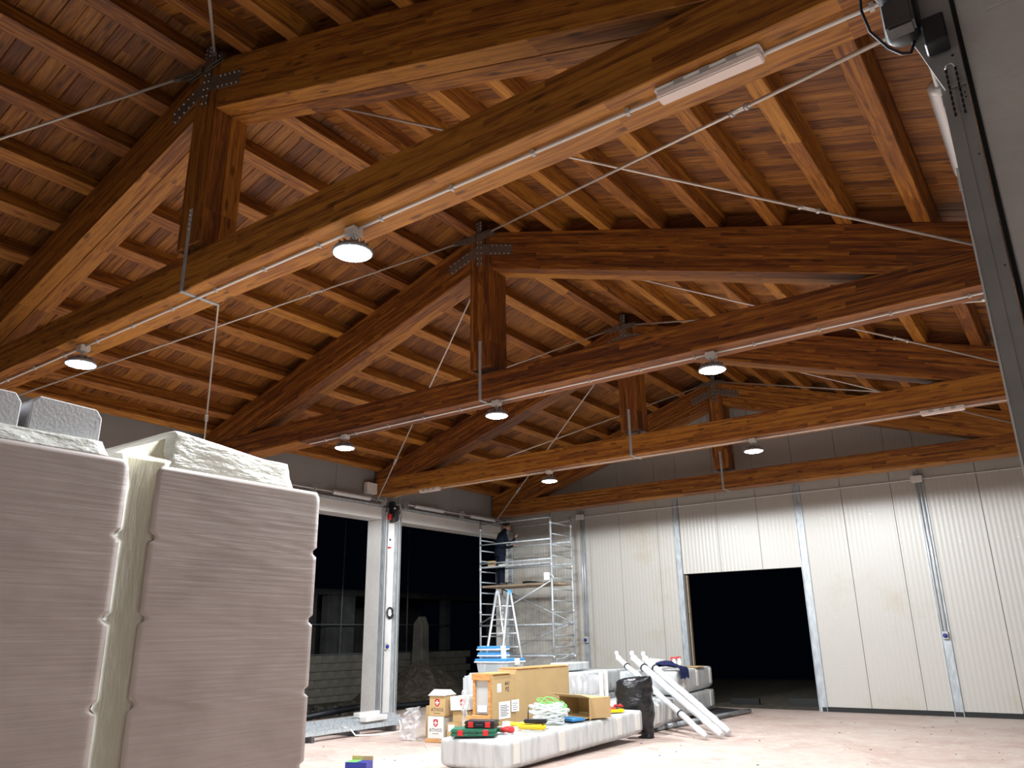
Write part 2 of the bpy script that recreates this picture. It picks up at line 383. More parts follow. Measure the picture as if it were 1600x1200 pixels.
# ------------------------------------------------------------------ ceiling: planks, purlins, blocking
ceil = sempty('ceiling')
PD = .23                                   # purlin depth
ang = math.atan(SL); L_ = 6.78 / math.cos(ang)
def plank_mesh(w):
    bm = NB(); g = .0015; c = .006; t = .022
    prism(bm, [(g, c), (g + c, 0), (w - g - c, 0), (w - g, c), (w - g, t), (g, t)], 0, L_, 'x'); return mesh_of('plank', bm)
pm = plank_mesh(.155)
for side in (-1, 1):
    k = 0; y = Y0
    while y < YW - .02:
        dz = random.uniform(-.0015, .0015)
        o = bpy.data.objects.new('plank', pm); COL.objects.link(o); o.parent = ceil
        if not pm.materials: pm.materials.append(M['plank'])
        zt = ZC + ZA + PD + .001 + dz
        if side == 1: o.location = (XK, y, zt); o.rotation_euler = (0, ang, 0)
        else:
            o.location = (XK, y + .155, zt); o.rotation_euler = (0, ang, math.pi)
        y += .155
def slope_pt(d, off):  # horizontal distance d from ridge (signed), off above rafter-top plane
    return (XK + d, ZC + ZA - SL * abs(d) + off)
PUR = [-.105] + [.64 + .727 * k for k in range(8)] + [-.80 - .727 * k for k in range(8)] + [-6.50]
for d in PUR:
    sg = -1 if d < 0 else 1
    x, z = slope_pt(d, 0)
    bm = NB(); c, s = math.cos(ang), math.sin(ang) * -sg
    prof = []
    for (u, v) in ((-.085, .002), (.085, .002), (.085, PD - .004), (-.085, PD - .004)):
        prof.append((v, u))
    # local X = along the length (world Y); local Y,Z = section
    A = []
    for (v, u) in prof: A.append((u, v))
    vs = prism(bm, A, 0, YW - Y0 - .01, 'x'); bevel(bm, .006)
    # orientation: local x -> world y ; local y -> along slope ; local z -> normal
    sx = Vector((c, 0, s)); nz = Vector((-s, 0, c)); ly = Vector((0, 1, 0))
    sec = -sx if ly.cross(-sx).dot(nz) > 0 else sx
    mt = Matrix((ly, sec, nz)).transposed()
    o = obj('purlin', bm, 'purlin', ceil); o.rotation_euler = mt.to_euler(); o.location = (x, Y0, z)
ps = sorted(PUR)
for yt in YT[:3]:
    for a, b in zip(ps, ps[1:]):
        if a < 0 < b: segs = [(a + .095, -.01), (.01, b - .095)] if b - a > .5 else []
        else: segs = [(a + .095, b - .095)]
        for (p, q) in segs:
            if q - p < .12: continue
            (x0, z0), (x1, z1) = slope_pt(p, .004), slope_pt(q, .004)
            bm = NB(); prism(bm, [(x0, z0), (x1, z1), (x1, z1 + PD - .01), (x0, z0 + PD - .01)], yt + .17, yt + .2)
            obj('blocking', bm, 'block', ceil)
bm = NB()
prism(bm, [(XL - .6, roofz(XL - .6) + PD + .03), (XK, roofz(XK) + PD + .03), (XR + .6, roofz(XR + .6) + PD + .03), (XR + .6, roofz(XR + .6) + PD + .1), (XK, roofz(XK) + PD + .12), (XL - .6, roofz(XL - .6) + PD + .1)], Y0 - .2, YW + .2)
obj('roof_deck', bm, 'darksteel', ceil)

# ------------------------------------------------------------------ trusses
TW = .384
RL, RR_ = XL - XK + .004, XR - XK - .004
ZCH = .377
def beam(name, poly, y0, y1, a, org, m, parent, bv=.005):
    ca, sa = math.cos(a), math.sin(a)
    pts = [((x - org[0]) * ca + (z - org[1]) * sa, -(x - org[0]) * sa + (z - org[1]) * ca) for x, z in poly]
    bm = NB(); prism(bm, pts, y0, y1); bevel(bm, bv)
    return obj(name, bm, m, parent, loc=(org[0], 0, org[1]), rot=(0, -a, 0))
def make_truss(label):
    t = thing('roof_truss', label, 'truss', (XK, YT[0], ZC))
    beam('bottom_chord', [(RL, 0), (RR_, 0), (RR_, ZCH), (RL, ZCH)], 0, TW, 0, (RL, 0), 'glulam', t, .008)
    hp = .1875; T = .59
    for s, e in ((-1, -RL), (1, RR_)):
        xb = (ZA - T - ZCH - .003) / SL
        top = lambda d: ZA - SL * d
        z1 = ZCH + .003
        if top(e) > z1: poly = [(hp + .002, top(hp)), (e, top(e)), (e, z1), (xb, z1), (hp + .002, top(hp) - T)]
        poly = [(s * x, z) for x, z in poly]
        if s > 0: poly = poly[::-1]
        for (a, b) in ((0, TW / 2 - .003), (TW / 2 + .003, TW)):
            beam('rafter', poly, a, b, s * -ang, (0, ZA), 'glulam', t)
    poly = [(-hp, .476), (hp, .476), (hp, ZA - SL * hp), (0, ZA), (-hp, ZA - SL * hp)]
    for (a, b) in ((0, TW / 2 - .003), (TW / 2 + .003, TW)):
        beam('king_post', poly, a, b, math.pi / 2, (0, .4), 'glulam', t)
    # gusset plate : upright and two arms
    bm = NB(); box(bm, -.052, .052, -.014, -.008, 2.07, 2.585)
    for s in (-1, 1):
        sx = lambda d, z: (s * d, z)
        c0 = ZA - .20
        pts = [(0, c0), (.60, c0 - SL * .60), (.565, c0 - SL * .565 - .17), (0, c0 - .17)]
        pts = [(s * x, z) for x, z in pts]
        prism(bm, pts if s < 0 else pts[::-1], -.008 + (.0005 if s > 0 else 0), -.002)
    g = obj('gusset_plate', bm, 'plate', t)
    bm = NB()
    def bolt(x, z, yy=-.008): 
        lathe(bm, [(0, 0), (.011, 0), (.009, .008), (0, .009)], 6)
        vs = bm.verts[-20:] if False else None
    def bolts(lst):
        b2 = NB()
        for (x, z, yy) in lst:
            vs = []
            r = [b2.verts.new((x + .010 * math.cos(k * math.pi / 3), yy, z + .010 * math.sin(k * math.pi / 3))) for k in range(6)]
            q = [b2.verts.new((x + .008 * math.cos(k * math.pi / 3), yy - .009, z + .008 * math.sin(k * math.pi / 3))) for k in range(6)]
            b2.faces.new(q)
            for k in range(6): b2.faces.new((r[k], r[(k + 1) % 6], q[(k + 1) % 6], q[k]))
        return b2
    bm.free(); L2 = []
    for k in range(6):
        L2 += [(-.036, 2.55 - k * .088, -.014), (.036, 2.55 - k * .088 - .02, -.014)]
    for s in (-1, 1):
        for k in range(5):
            d = .24 + k * .08
            L2 += [(s * d, ZA - .20 - SL * d - .022, -.008), (s * (d - .03), ZA - .20 - SL * (d - .03) - .15, -.008)]
    obj('bolt', bolts(L2), 'steel', g, kind='stuff', label='rows of hexagon bolt heads')
    # strap stirrup from the post down around the chord
    bm = NB(); w = .024
    box(bm, .0 - w, w, -.0085, -.002, -.008, .88); box(bm, -w, w, TW + .002, TW + .0085, -.008, .88); box(bm, -w, w, -.0085, TW + .0085, -.0085, -.001)
    st = obj('strap', bm, 'galv', t)
    obj('bolt', bolts([(0, .86 - .05 * k, -.0085) for k in range(5)]), 'steel', st, kind='stuff')
    # ridge bracket for the bracing rods
    bm = NB()
    box(bm, -.055, .055, -.03, TW + .03, ZA - .02, ZA - .008)
    for yy in (-.03, TW + .018): box(bm, -.055, .055, yy, yy + .012, ZA - .12, ZA + .17)
    for yy in (-.05, TW + .03):
        for s in (-1, 1):
            for dz in (0, .05):
                box(bm, s * .05, s * .30, yy + dz * .6 - .012, yy + dz * .6 - .004, ZA - .10 - .02, ZA - .03, Matrix.Translation((0, 0, -.02)) )
    obj('ridge_bracket', bm, 'plate', t)
    obj('bolt', bolts([(x, ZA + .14 - k * .05, -.03) for x in (-.035, .035) for k in range(3)] + [(s * .26, ZA - .1, -.062) for s in (-1, 1)]), 'steel', t, kind='stuff')
    return t
TL = ['brown glulam roof truss nearest the viewer, crossing the top of the picture', 'brown glulam roof truss second from the viewer, three round lamps under its chord',
      'brown glulam roof truss third from the viewer, with a short emergency light near each end', 'brown glulam roof truss standing against the far panel wall']
t0 = make_truss(TL[0]); trusses = [t0]
for i in (1, 2, 3):
    c = copy_tree(t0); c.location = (XK, YT[i], ZC); c['label'] = TL[i]; trusses.append(c)
for c in trusses: c['group'] = 'glulam roof trusses'

# ------------------------------------------------------------------ bracing rods
def rod(a, b, label, r=.0145, tb=(.72,), cat='tie rod'):
    a, b = Vector(a), Vector(b); d = (b - a); L = d.length; d.normalize()
    t = thing('bracing_rod', label, cat, a, group='diagonal roof bracing rods')
    q = d.to_track_quat('X', 'Z'); t.rotation_mode = 'QUATERNION'; t.rotation_quaternion = q
    bm = NB(); tube(bm, [(0.1, 0, 0), (L - .02, 0, 0)], r, 8); obj('rod', bm, 'rod', t)
    bm = NB()
    for s in (-1, 1): box(bm, .0, .16, s * .018 - .004, s * .018 + .004, -.03, .03)
    box(bm, .14, .20, -.022, .022, -.02, .02)
    obj('clevis', bm, 'plate', t)
    for k in tb:
        x = L * k; bm = NB()
        for s in (-1, 1): tube(bm, [(x - .09, s * .02, 0), (x + .09, s * .02, 0)], .007, 6)
        for s in (-1, 1): tube(bm, [(x + s * .09 - .015, 0, 0), (x + s * .09 + .015, 0, 0)], .028, 8)
        obj('turnbuckle', bm, 'steel', t)
    bm = NB(); box(bm, L - .1, L - .02, -.006, .006, -.03, .03); obj('end_lug', bm, 'plate', t)
    return t
names_t = ['nearest truss', 'second truss', 'third truss', 'far truss']
ZT, ZB = ZC + ZA - .10, 4.84
for i in range(4):
    y = YT[i]
    for s, side in ((-1, 'left'), (1, 'right')):
        xe = XL + .16 if s < 0 else XR - .2
        if i == 0: rod((XK + s * .2, y - .07, ZT), (xe, -.5, 4.6), 'bracing rod from the nearest truss ridge forward to the %s eave' % side, tb=())
        else: rod((XK + s * .2, y - .07, ZT), (xe, YT[i - 1] + TW + .04, 4.72), 'bracing rod from the ridge of the %s forward to the %s eave' % (names_t[i], side), tb=(.30 if (i == 1 and s < 0) else .80,))
        if i < 3: rod((XK + s * .12, y + TW + .07, ZT), (xe, YT[i + 1] - .06, 5.1 if s > 0 else 4.6), 'bracing rod from the ridge of the %s back to the %s eave' % (names_t[i], side), tb=(.78,))

# ------------------------------------------------------------------ conduits on the chords + emergency lights
def conduit(i, x0, x1, label, gaps):
    t = thing('conduit', label, 'conduit', (x0, YT[i] + .155, ZC - .022), group='white conduits under the truss chords')
    xs = [x0] + sorted(g for g in gaps) + [x1]
    for a, b in zip(xs, xs[1:]):
        bm = NB(); n = 14
        pts = [(a - x0 + (b - a) * k / n, .006 * noise3(a + k * .7, i, 3), .003 * noise3(k, i, 9)) for k in range(n + 1)]
        tube(bm, pts, .0115, 8); obj('pipe', bm, 'whitep', t)
    bm = NB(); x = x0 + .4
    while x < x1 - .1:
        box(bm, x - x0 - .012, x - x0 + .012, -.02, .02, -.016, .0205); x += .72
    obj('clip', bm, 'greyp', t, kind='stuff')
    return t
conduit(0, XL + .1, XR - .1, 'white conduit along the underside of the nearest truss chord', [-8.57, -4.27])
conduit(1, XL + 2.9, XR - .1, 'white conduit along the underside of the second truss chord', [-9.33, -6.27, -3.12])
conduit(2, XL + 1.9, XR - .1, 'white conduit along the underside of the third truss chord', [-8.35, -4.22])

def eml(i, x0, x1, label):
    t = thing('emergency_light', label, 'light', ((x0 + x1) / 2, YT[i] + .13, ZC - .001), group='emergency lights'); h = (x1 - x0) / 2
    bm = NB(); box(bm, -h, h, -.065, .065, -.028, 0); bevel(bm, .01, 2); obj('base', bm, 'whitep', t)
    bm = NB(); prism(bm, [(-.058, -.029), (.058, -.029), (.046, -.07), (-.046, -.07)], -h + .008, h - .008, 'x'); bevel(bm, .008, 2); obj('diffuser', bm, 'diffuser', t)
    for x in (-h * .5, 0, h * .5):
        bm = NB(); box(bm, x - .03, x + .03, -.07, -.0655, -.05, -.01); obj('latch', bm, 'greyp', t)
eml(0, -1.58, -.93, 'long pale emergency light under the nearest truss chord')
eml(2, -11.78, -11.2, 'small emergency light under the third chord, over the left doorways')
eml(2, -1.62, -1.02, 'small emergency light under the third chord, at its right end')

# ------------------------------------------------------------------ round high bay lamps
def make_lamp():
    t = thing('high_bay_lamp', '', 'lamp', (0, 0, 0), group='round high bay lamps')
    bm = NB(); box(bm, -.055, .055, -.055, .055, -.075, -.002); bevel(bm, .008); obj('junction_box', bm, 'whitep', t)
    bm = NB(); tube(bm, [(0.0, 0, -.076), (.02, 0, -.10), (0, .0, -.125)], .005, 6); tube(bm, [(0.03, 0, -.07), (.075, .01, -.11), (.07, .02, -.16), (.03, .02, -.175)], .004, 6)
    tube(bm, [(-.02, 0, -.076), (-.02, 0, -.14)], .006, 6); obj('hook', bm, 'steel', t)
    bm = NB(); lathe(bm, [(0, -.125), (.05, -.125), (.055, -.16), (.07, -.165), (.135, -.185), (.16, -.205), (.162, -.222), (.15, -.228)], 28)
    for k in range(14):
        a = 2 * math.pi * k / 14; box(bm, .05, .13, -.003, .003, -.19, -.15, Matrix.Rotation(a, 4, 'Z'))
    obj('housing', bm, 'housing', t)
    bm = NB(); lathe(bm, [(.15, -.226), (.12, -.238), (0, -.242)], 28); obj('lens', bm, 'lens', t)
    ld = bpy.data.lights.new('lamp_light', 'SPOT'); ld.spot_size = math.radians(179); ld.spot_blend = .06; ld.shadow_soft_size = .14; ld.energy = LAMP_W; ld.color = LAMP_COL
    lo = bpy.data.objects.new('lamp_light', ld); COL.objects.link(lo); lo.location = (0, 0, -.33); lo.parent = t
    return t
lp = make_lamp()
LL = ['lit round high bay lamp near the middle of the nearest truss chord', 'lit round high bay lamp at the left of the nearest truss chord', 'lit round high bay lamp, rightmost of three on the second truss',
      'lit round high bay lamp, middle one of three on the second truss', 'lit round high bay lamp, leftmost of three on the second truss', 'lit round high bay lamp, right one on the third truss', 'lit round high bay lamp, left one on the third truss']
for k, (x, i) in enumerate(LAMPS):
    o = lp if k == 0 else copy_tree(lp)
    o.location = (x, YT[i] + .155, ZC); o['label'] = LL[k]


# ------------------------------------------------------------------ door hardware
def shaft(name, x, y0, y1, z, springs, label, sgn):
    t = thing(name, label, 'door shaft', (x, y0, z), group='overhead door spring shafts')
    bm = NB(); tube(bm, [(0, 0, 0), (0, y1 - y0, 0)], .014, 10); obj('shaft', bm, 'steel', t)
    for a, b in springs:
        bm = NB(); a -= y0; b -= y0; n = 60
        pts = [(0, a, 0), (0, a + .03, 0)]
        prof = [.03, .058] + [.056 + (.003 if k % 2 else 0) for k in range(n)] + [.058, .03]
        ys = [a, a + .02] + [a + .03 + (b - a - .06) * k / (n - 1) for k in range(n)] + [b - .02, b]
        tube(bm, [(0, yy, 0) for yy in ys], prof, 12); obj('spring', bm, 'steel', t)
    for yy in (.0, (y1 - y0) * .5, y1 - y0 - .04):
        bm = NB(); box(bm, -.05 if sgn > 0 else -.10, .10 if sgn > 0 else .05, yy, yy + .008, -.10, .09); obj('bearing_plate', bm, 'galv', t)
        bm = NB(); lathe(bm, [(.02, -.012), (.045, -.012), (.045, .012), (.02, .012)], 14); 
        bmesh.ops.rotate(bm, verts=bm.verts, cent=(0, 0, 0), matrix=Matrix.Rotation(math.pi / 2, 3, 'X')); bmesh.ops.translate(bm, verts=bm.verts, vec=(0, yy + .03, 0)); obj('cable_drum', bm, 'steel', t)
    return t
shaft('spring_shaft', XL + .16, 8.7, 12.95, 4.64, [(9.0, 10.2), (11.35, 12.45)], 'galvanised spring shaft above the left doorway nearer the viewer', -1)
shaft('spring_shaft', XL + .16, 13.66, 17.85, 4.64, [(13.95, 15.0), (16.1, 17.2)], 'galvanised spring shaft above the left doorway behind the scaffold', -1)
shaft('spring_shaft', XR - .16, 3.75, 7.9, 4.67, [(4.62, 5.75)], 'silver spring cylinder shaft half hidden behind the nearby door track', 1)
bm = NB()
def angle_rail(name, x0, x1, y0, y1, z, label):
    bm = NB(); box(bm, x0, x1, y0, y1, z, z + .05); box(bm, x0, x0 + .008, y0, y1, z + .052, z + .09); obj(name, bm, 'galv', wl, label=label)
angle_rail('header_rail', XL + .002, XL + .05, 8.6, 12.98, 4.53, None)if False else None
for a, b in ((8.6, 12.99), (13.57, 17.95)):
    bm = NB(); box(bm, XL - .05, XL + .05, a, b, 4.525, 4.57); bevel(bm, .004); obj('header_rail', bm, 'galv', wl)

def track(x0, x1, y0, y1, z1, label, m='galv', slots=True):
    t = thing('door_track', label, 'door track', ((x0 + x1) / 2, (y0 + y1) / 2, 0), group='vertical door tracks')
    hx, hy = (x1 - x0) / 2, (y1 - y0) / 2
    bm = NB(); w = .008
    prism(bm, [(-hx, -hy), (hx, -hy), (hx, -hy + w), (-hx + w, -hy + w), (-hx + w, hy - w), (hx, hy - w), (hx, hy), (-hx, hy)], 0.005, z1, 'z'); obj('channel', bm, m, t)
    bm = NB(); box(bm, -hx + w + .002, hx - .004, -hy * .3, hy * .3, .005, z1 - .1); obj('guide_rail', bm, 'steel', t)
    z = .4
    while z < z1 - .2:
        bm = NB(); box(bm, -hx - .004, -hx, -hy * .7, hy * .7, z, z + .05); obj('bracket', bm, m, t); z += .62
    return t
track(XL + .001, XL + .11, 13.0, 13.12, 4.5, 'galvanised door track on the left edge of the white left pillar')
track(XL + .001, XL + .11, 13.43, 13.55, 4.5, 'galvanised door track on the right edge of the white left pillar')
track(XL + .001, XL + .10, 17.97, 18.10, 4.5, 'galvanised door track in the corner behind the scaffold')

# motor and switches on the left pillar
def motor(loc, label, sgn, k=1.0):
    t = thing('door_motor', label, 'motor', loc, group='black door motors')
    bm = NB(); lathe(bm, [(0, 0), (.05, 0), (.066, .02), (.066, .22), (.075, .24), (.075, .36), (.05, .39), (0, .39)], 20)
    obj('motor_body', bm, 'black', t)
    bm = NB(); box(bm, -.07, .07, -.16, -.06, .18, .46); bevel(bm, .012, 2); obj('gearbox', bm, 'black', t)
    bm = NB(); box(bm, -.05, .05, -.13, -.05, -.03, .10); bevel(bm, .01, 2); obj('terminal_box', bm, 'darksteel', t)
    bm = NB(); tube(bm, [(0, -.11, .3), (sgn * .11, -.11, .3)], .022, 10); obj('drive_shaft', bm, 'steel', t)
    return t
mo = motor((XL + .1, 13.34, 4.2), 'black door motor with a red part high on the white left pillar', 1)
bm = NB(); box(bm, -.03, .05, -.24, -.165, .03, .17); bevel(bm, .01); obj('release_handle', bm, 'red', mo, label='red release part')
bm = NB(); tube(bm, [(.05, -.02, .38), (.09, .06, .42), (.09, .10, .2), (.06, .07, .02), (.03, .0, -.02)], .008, 6); obj('cable', bm, 'whitep', mo)
t = thing('control_box', 'small white switch box with red base on the left pillar', 'switch box', (XL + .001, 13.22, 3.62))
bm = NB(); box(bm, 0, .07, -.06, .06, 0, .30); bevel(bm, .008); obj('case', bm, 'whitep', t)
bm = NB(); lathe(bm, [(.025, 0), (.025, .012), (0, .014)], 14); bmesh.ops.rotate(bm, verts=bm.verts, cent=(0, 0, 0), matrix=Matrix.Rotation(math.pi / 2, 3, 'Y')); bmesh.ops.translate(bm, verts=bm.verts, vec=(.071, 0, .16)); obj('knob', bm, 'black', t)
bm = NB(); box(bm, .0, .075, -.055, .055, -.03, -.001); bevel(bm, .006); obj('base', bm, 'red', t, label='red base')
def wall_conduit(pts, label, r=.011, m='whitep'):
    bm = NB(); p0 = Vector(pts[0]); tube(bm, [Vector(p) - p0 for p in pts], r, 8); o = obj('conduit', bm, m, loc=p0); return tag(o, label, 'conduit')
wall_conduit([(XL + .014, 13.18, 1.56), (XL + .014, 13.18, 3.58)], 'white vertical conduit running down the left pillar to the socket')
def coil(loc, r, n, axis, m, name, label, cat, tr=.01, turns=5, group=None, sq=1.0):
    bm = NB(); pts = []
    for k in range(turns * 20):
        a = 2 * math.pi * k / 20; rr = r + .012 * math.sin(k * .37) + (k / 20 - turns / 2) * .006; h = (k / 20) * tr * .9 + .006 * math.sin(k * .9)
        c = (rr * math.cos(a), rr * math.sin(a) * sq, h + tr)
        if axis == 'x': c = (c[2], c[0], c[1])
        pts.append(c)
    tube(bm, pts, tr, 6); o = obj(name, bm, m, loc=loc); return tag(o, label, cat, group)
coil((XL + .0, 13.34, 2.16), .09, 1, 'x', 'black', 'cable_coil', 'black coil of cable hanging on the white left pillar', 'cable', tr=.011, sq=1.25, turns=4)
def socket(loc, face, label):
    t = thing('socket', label, 'socket', loc, group='blue capped sockets')
    rot = {'x': 0, 'y': -math.pi / 2}[face]; t.rotation_euler = (0, 0, rot)
    bm = NB(); box(bm, 0, .06, -.055, .055, 0, .15); bevel(bm, .008); obj('case', bm, 'greyp', t)
    bm = NB(); lathe(bm, [(.04, 0), (.042, .03), (.03, .045), (0, .047)], 16); bmesh.ops.rotate(bm, verts=bm.verts, cent=(0, 0, 0), matrix=Matrix.Rotation(math.pi / 2, 3, 'Y')); bmesh.ops.translate(bm, verts=bm.verts, vec=(.061, 0, .07)); obj('cap', bm, 'dblue', t)
socket((XL + .002, 13.24, 1.36), 'x', 'grey socket with blue cap low on the white left pillar')
# far wall conduits, boxes and sockets
ZHC = 4.62
t = thing('wall_conduit', 'long white conduit running level across the far panel wall under the truss', 'conduit', (-11.3, YW - .045, ZHC))
bm = NB(); tube(bm, [(0, 0, 0)] + [(k * .8, 0, .01 * noise3(k, 0, 1)) for k in range(1, 14)] + [(11.2, 0, 0)], .011, 8); obj('pipe', bm, 'whitep', t)
bm = NB()
for k in range(18): box(bm, .3 + k * .62, .32 + k * .62, -.014, .014, -.018, .018)
obj('clip', bm, 'greyp', t, kind='stuff')
for x, lab in ((-10.79, 'left'), (-2.56, 'right')):
    bm = NB(); box(bm, -.11, .11, -.09, -.0, -.07, .07); bevel(bm, .01, 2)
    o = obj('junction_box', bm, 'whitep', loc=(x - .02, YW - .06, ZHC + .0)); tag(o, 'white junction box where the conduit meets the %s post of the far wall' % lab, 'junction box', 'junction boxes on the far wall')
    t = thing('drop_conduit', 'pair of pipes running down the %s steel post of the far wall' % lab, 'conduit', (x, YW - .05, 0), group='conduit drops on the far wall')
    for dx in (-.038, .03):
        bm = NB(); tube(bm, [(dx, 0, 1.58), (dx, 0, ZHC - .075)], .014, 8); obj('pipe', bm, 'steel', t)
    socket((x + .0, YW - .032, 1.42), 'y', 'grey socket with blue cap on the %s steel post of the far wall' % lab)

# right jamb beside the viewer
bm = NB(); 
t = track(-.108, -.062, 3.0, 3.10, 4.25, 'grey steel door track standing right beside the viewer', 'trackgrey')
bm = NB(); box(bm, .0235, .062, -.046, -.030, .005, 4.25); box(bm, .050, .062, -.0295, .05, .005, 4.25); obj('jamb_angle', bm, 'trackgrey', t)
bm = NB(); box(bm, -.030, -.0235, -.055, -.046, .005, 3.22); obj('edge_strip', bm, 'whitep', t, label='bright pale edge strip')
bm = NB(); box(bm, .068, .083, -.02, .05, .005, 4.3); obj('gap_shade_strip', bm, 'rubber', t)  # black strip stands in for the dark gap between track and pillar
bm = NB()
for z in (1.9, 2.35, 2.8, 3.25, 3.5, 3.52): box(bm, .048, .053, -.048, -.045, z, z + .006)
obj('screw', bm, 'black', t, kind='stuff')
t = thing('bracket_plate', 'tapered grey steel bracket plate beside the black motor, top right', 'bracket', (-.02, 2.985, 3.55))
bm = NB(); prism(bm, [(-.075, 0), (-.0, 0), (.0, .8), (-.30, .8), (-.30, .66), (-.20, .42), (-.13, .2)], 0, .01); bevel(bm, .002); obj('plate', bm, 'trackgrey', t)
bm = NB()
for (x, z) in ((-.06, .08), (-.03, .13), (-.06, .55), (-.1, .55), (-.03, .62), (-.14, .6)): box(bm, x, x + .008, -.003, 0, z, z + .008)
obj('bolt', bm, 'black', t, kind='stuff')
m2 = motor((-.185, 2.93, 3.80), 'black door motor at the top right corner beside the viewer', -1)
bm = NB(); tube(bm, [(-.02, -.1, .44), (-.07, -.1, .43), (-.105, -.08, .33), (-.125, -.06, .16), (-.11, -.04, .06), (-.06, -.02, -.03), (-.02, -.01, -.07), (.01, -.0, -.075), (.03, 0, -.03)], .006, 8); obj('cable', bm, 'black', m2, label='looped black cable')
bm = NB(); box(bm, .06, .14, -.05, .04, -.10, .02); bevel(bm, .006); obj('limit_switch', bm, 'black', m2)
t = thing('hoist_chain', 'dark looped hand chain hanging on the nearby door track', 'chain', (-.062, 2.965, 3.42))
bm = NB()
for sx in (-.016, .016):
    for k in range(17):
        z = .012 * k; a = (k % 2) * math.pi / 2
        vs = box(bm, -.004, .004, -.0015, .0015, -.007, .007, Matrix.Translation((sx, 0, z)) @ Matrix.Rotation(a, 4, 'Z'))
obj('chain_link', bm, 'chain', t, kind='stuff')
bm = NB(); tube(bm, [(-.016, 0, .2), (-.01, 0, .217), (0, 0, .222), (.01, 0, .217), (.016, 0, .2)], .004, 6); obj('hook', bm, 'steel', t)
motor((XR - .20, 8.0, 4.18), 'black door motor peeping out beyond the nearby door track', -1)
# concrete patch on the right reveal
wr = bpy.data.objects['wall_right']
bm = NB(); box(bm, .09, .42, 3.03, 3.041, 3.86, 4.24); bevel(bm, .004, 1); obj('mortar_patch', bm, 'precast_grey', wr)

# ------------------------------------------------------------------ big wrapped stacks, left foreground
JZ = [.39, .835, 1.28, 1.725, 2.17]
def dyj(z):
    for j in JZ:
        d = abs(z - j)
        if d < .012: return .03
        if d < .032: return .03 * (1 - (d - .012) / .02)
    if z > 2.55: return (z - 2.55) * .8
    return 0
def wr_disp(x, y, z):
    return .0012 * noise3(x * 1.2 + y * 1.3, z * 30 + y * 5, 3) + .003 * noise3(y * 1.1 + x, z * 1.6, 8)
def wr_disp2(x, y, z):
    e = wr_disp(x, y, z) 
    return e
zs = sorted(set([round(.03 + k * .022, 4) for k in range(116)] + [j + d for j in JZ for d in (-.033, -.012, .012, .033)] + [2.585]))
zs = [z for z in zs if z <= 2.59]
NYX = (46, 10)
t = thing('wrapped_stack', 'tall mauve film-wrapped stack of panels, the right one with pointed loose top', 'wrapped stack', (-4.9, 3.05, 0), group='tall film-wrapped stacks')
bm = loft_pack(-5.55, -4.3, 2.43, 3.66, zs, lambda z: 0.0, dyj, .012, wr_disp); bmesh.ops.translate(bm, verts=bm.verts, vec=(4.9, -3.05, 0)); obj('wrapped_pack', bm, 'packwrap', t)
NYX = (26, 10)
def capd(a): return lambda x, y, z: .012 * noise3(x * 3, y * 3, z * 5 + a) + .007 * noise3(x * 2 + z * 14, y * 3 + z * 20, z * 34)
czs = [2.585 + .02 * k for k in range(11)]
bm = loft_pack(-5.4, -4.315, 2.49, 3.44, czs, lambda z: .0 + (z - 2.59) * .12, lambda z: (z - 2.59) * .18, .03, capd(1), top_dome=.02)
for v in bm.verts:       # slopes down towards the far end
    v.co.z += (.10 * max(0, (3.2 - v.co.y)) - .03) * min(1, (v.co.z - 2.585) / .1)
bmesh.ops.translate(bm, verts=bm.verts, vec=(4.9, -3.05, 0)); obj('loose_film_top', bm, 'capfilm', t)
# film stretched across the gap between both stacks
bm = NB(); nz = 118; nu = 8; rows = []
for i in range(nz + 1):
    z = .02 + 2.60 * i / nz; d = dyj(min(z, 2.54)); a, b = 2.265 - d, 2.437 + d
    if z > 2.45: b += (z - 2.45) * .45; a -= (z - 2.45) * .3
    rows.append([bm.verts.new((-4.304 - .004 * math.sin(math.pi * k / nu) + .002 * noise3(z * 9, k, 2), a + (b - a) * k / nu, z)) for k in range(nu + 1)])
top = []
for (ya, yb, z) in ((2.20, 2.50, 2.66), (2.27, 2.50, 2.70), (2.38, 2.51, 2.745), (2.46, 2.52, 2.78)):
    rows.append([bm.verts.new((-4.34 - .05 * (z - 2.6) * 8, ya + (yb - ya) * k / nu, z + (k / nu - 1) * .03)) for k in range(nu + 1)])
for p, q in zip(rows, rows[1:]):
    for k in range(nu):
        f = bm.faces.new((p[k], p[k + 1], q[k + 1], q[k])); f.smooth = True
bmesh.ops.solidify(bm, geom=bm.faces[:], thickness=.0015)
bmesh.ops.translate(bm, verts=bm.verts, vec=(4.9, -3.05, 0)); obj('gap_film', bm, 'gapfilm', t, label='film stretched over the gap, coloured cream as if lit through')
NYX = (46, 10)
t = thing('wrapped_stack', 'tall mauve film-wrapped stack cut by the left picture edge, grey boards on top', 'wrapped stack', (-4.9, 1.6, 0), group='tall film-wrapped stacks')
bm = loft_pack(-5.55, -4.3, 1.03, 2.268, zs, lambda z: 0.0, dyj, .012, wr_disp); bmesh.ops.translate(bm, verts=bm.verts, vec=(4.9, -1.6, 0)); obj('wrapped_pack', bm, 'packwrap', t)
NYX = (26, 10)
bm = loft_pack(-5.4, -4.31, 1.10, 2.15, [2.585 + .015 * k for k in range(7)], lambda z: (z - 2.59) * .5, lambda z: (z - 2.59) * .3, .03, capd(5))
bmesh.ops.translate(bm, verts=bm.verts, vec=(4.9, -1.6, 0)); obj('loose_film_top', bm, 'capfilm', t)
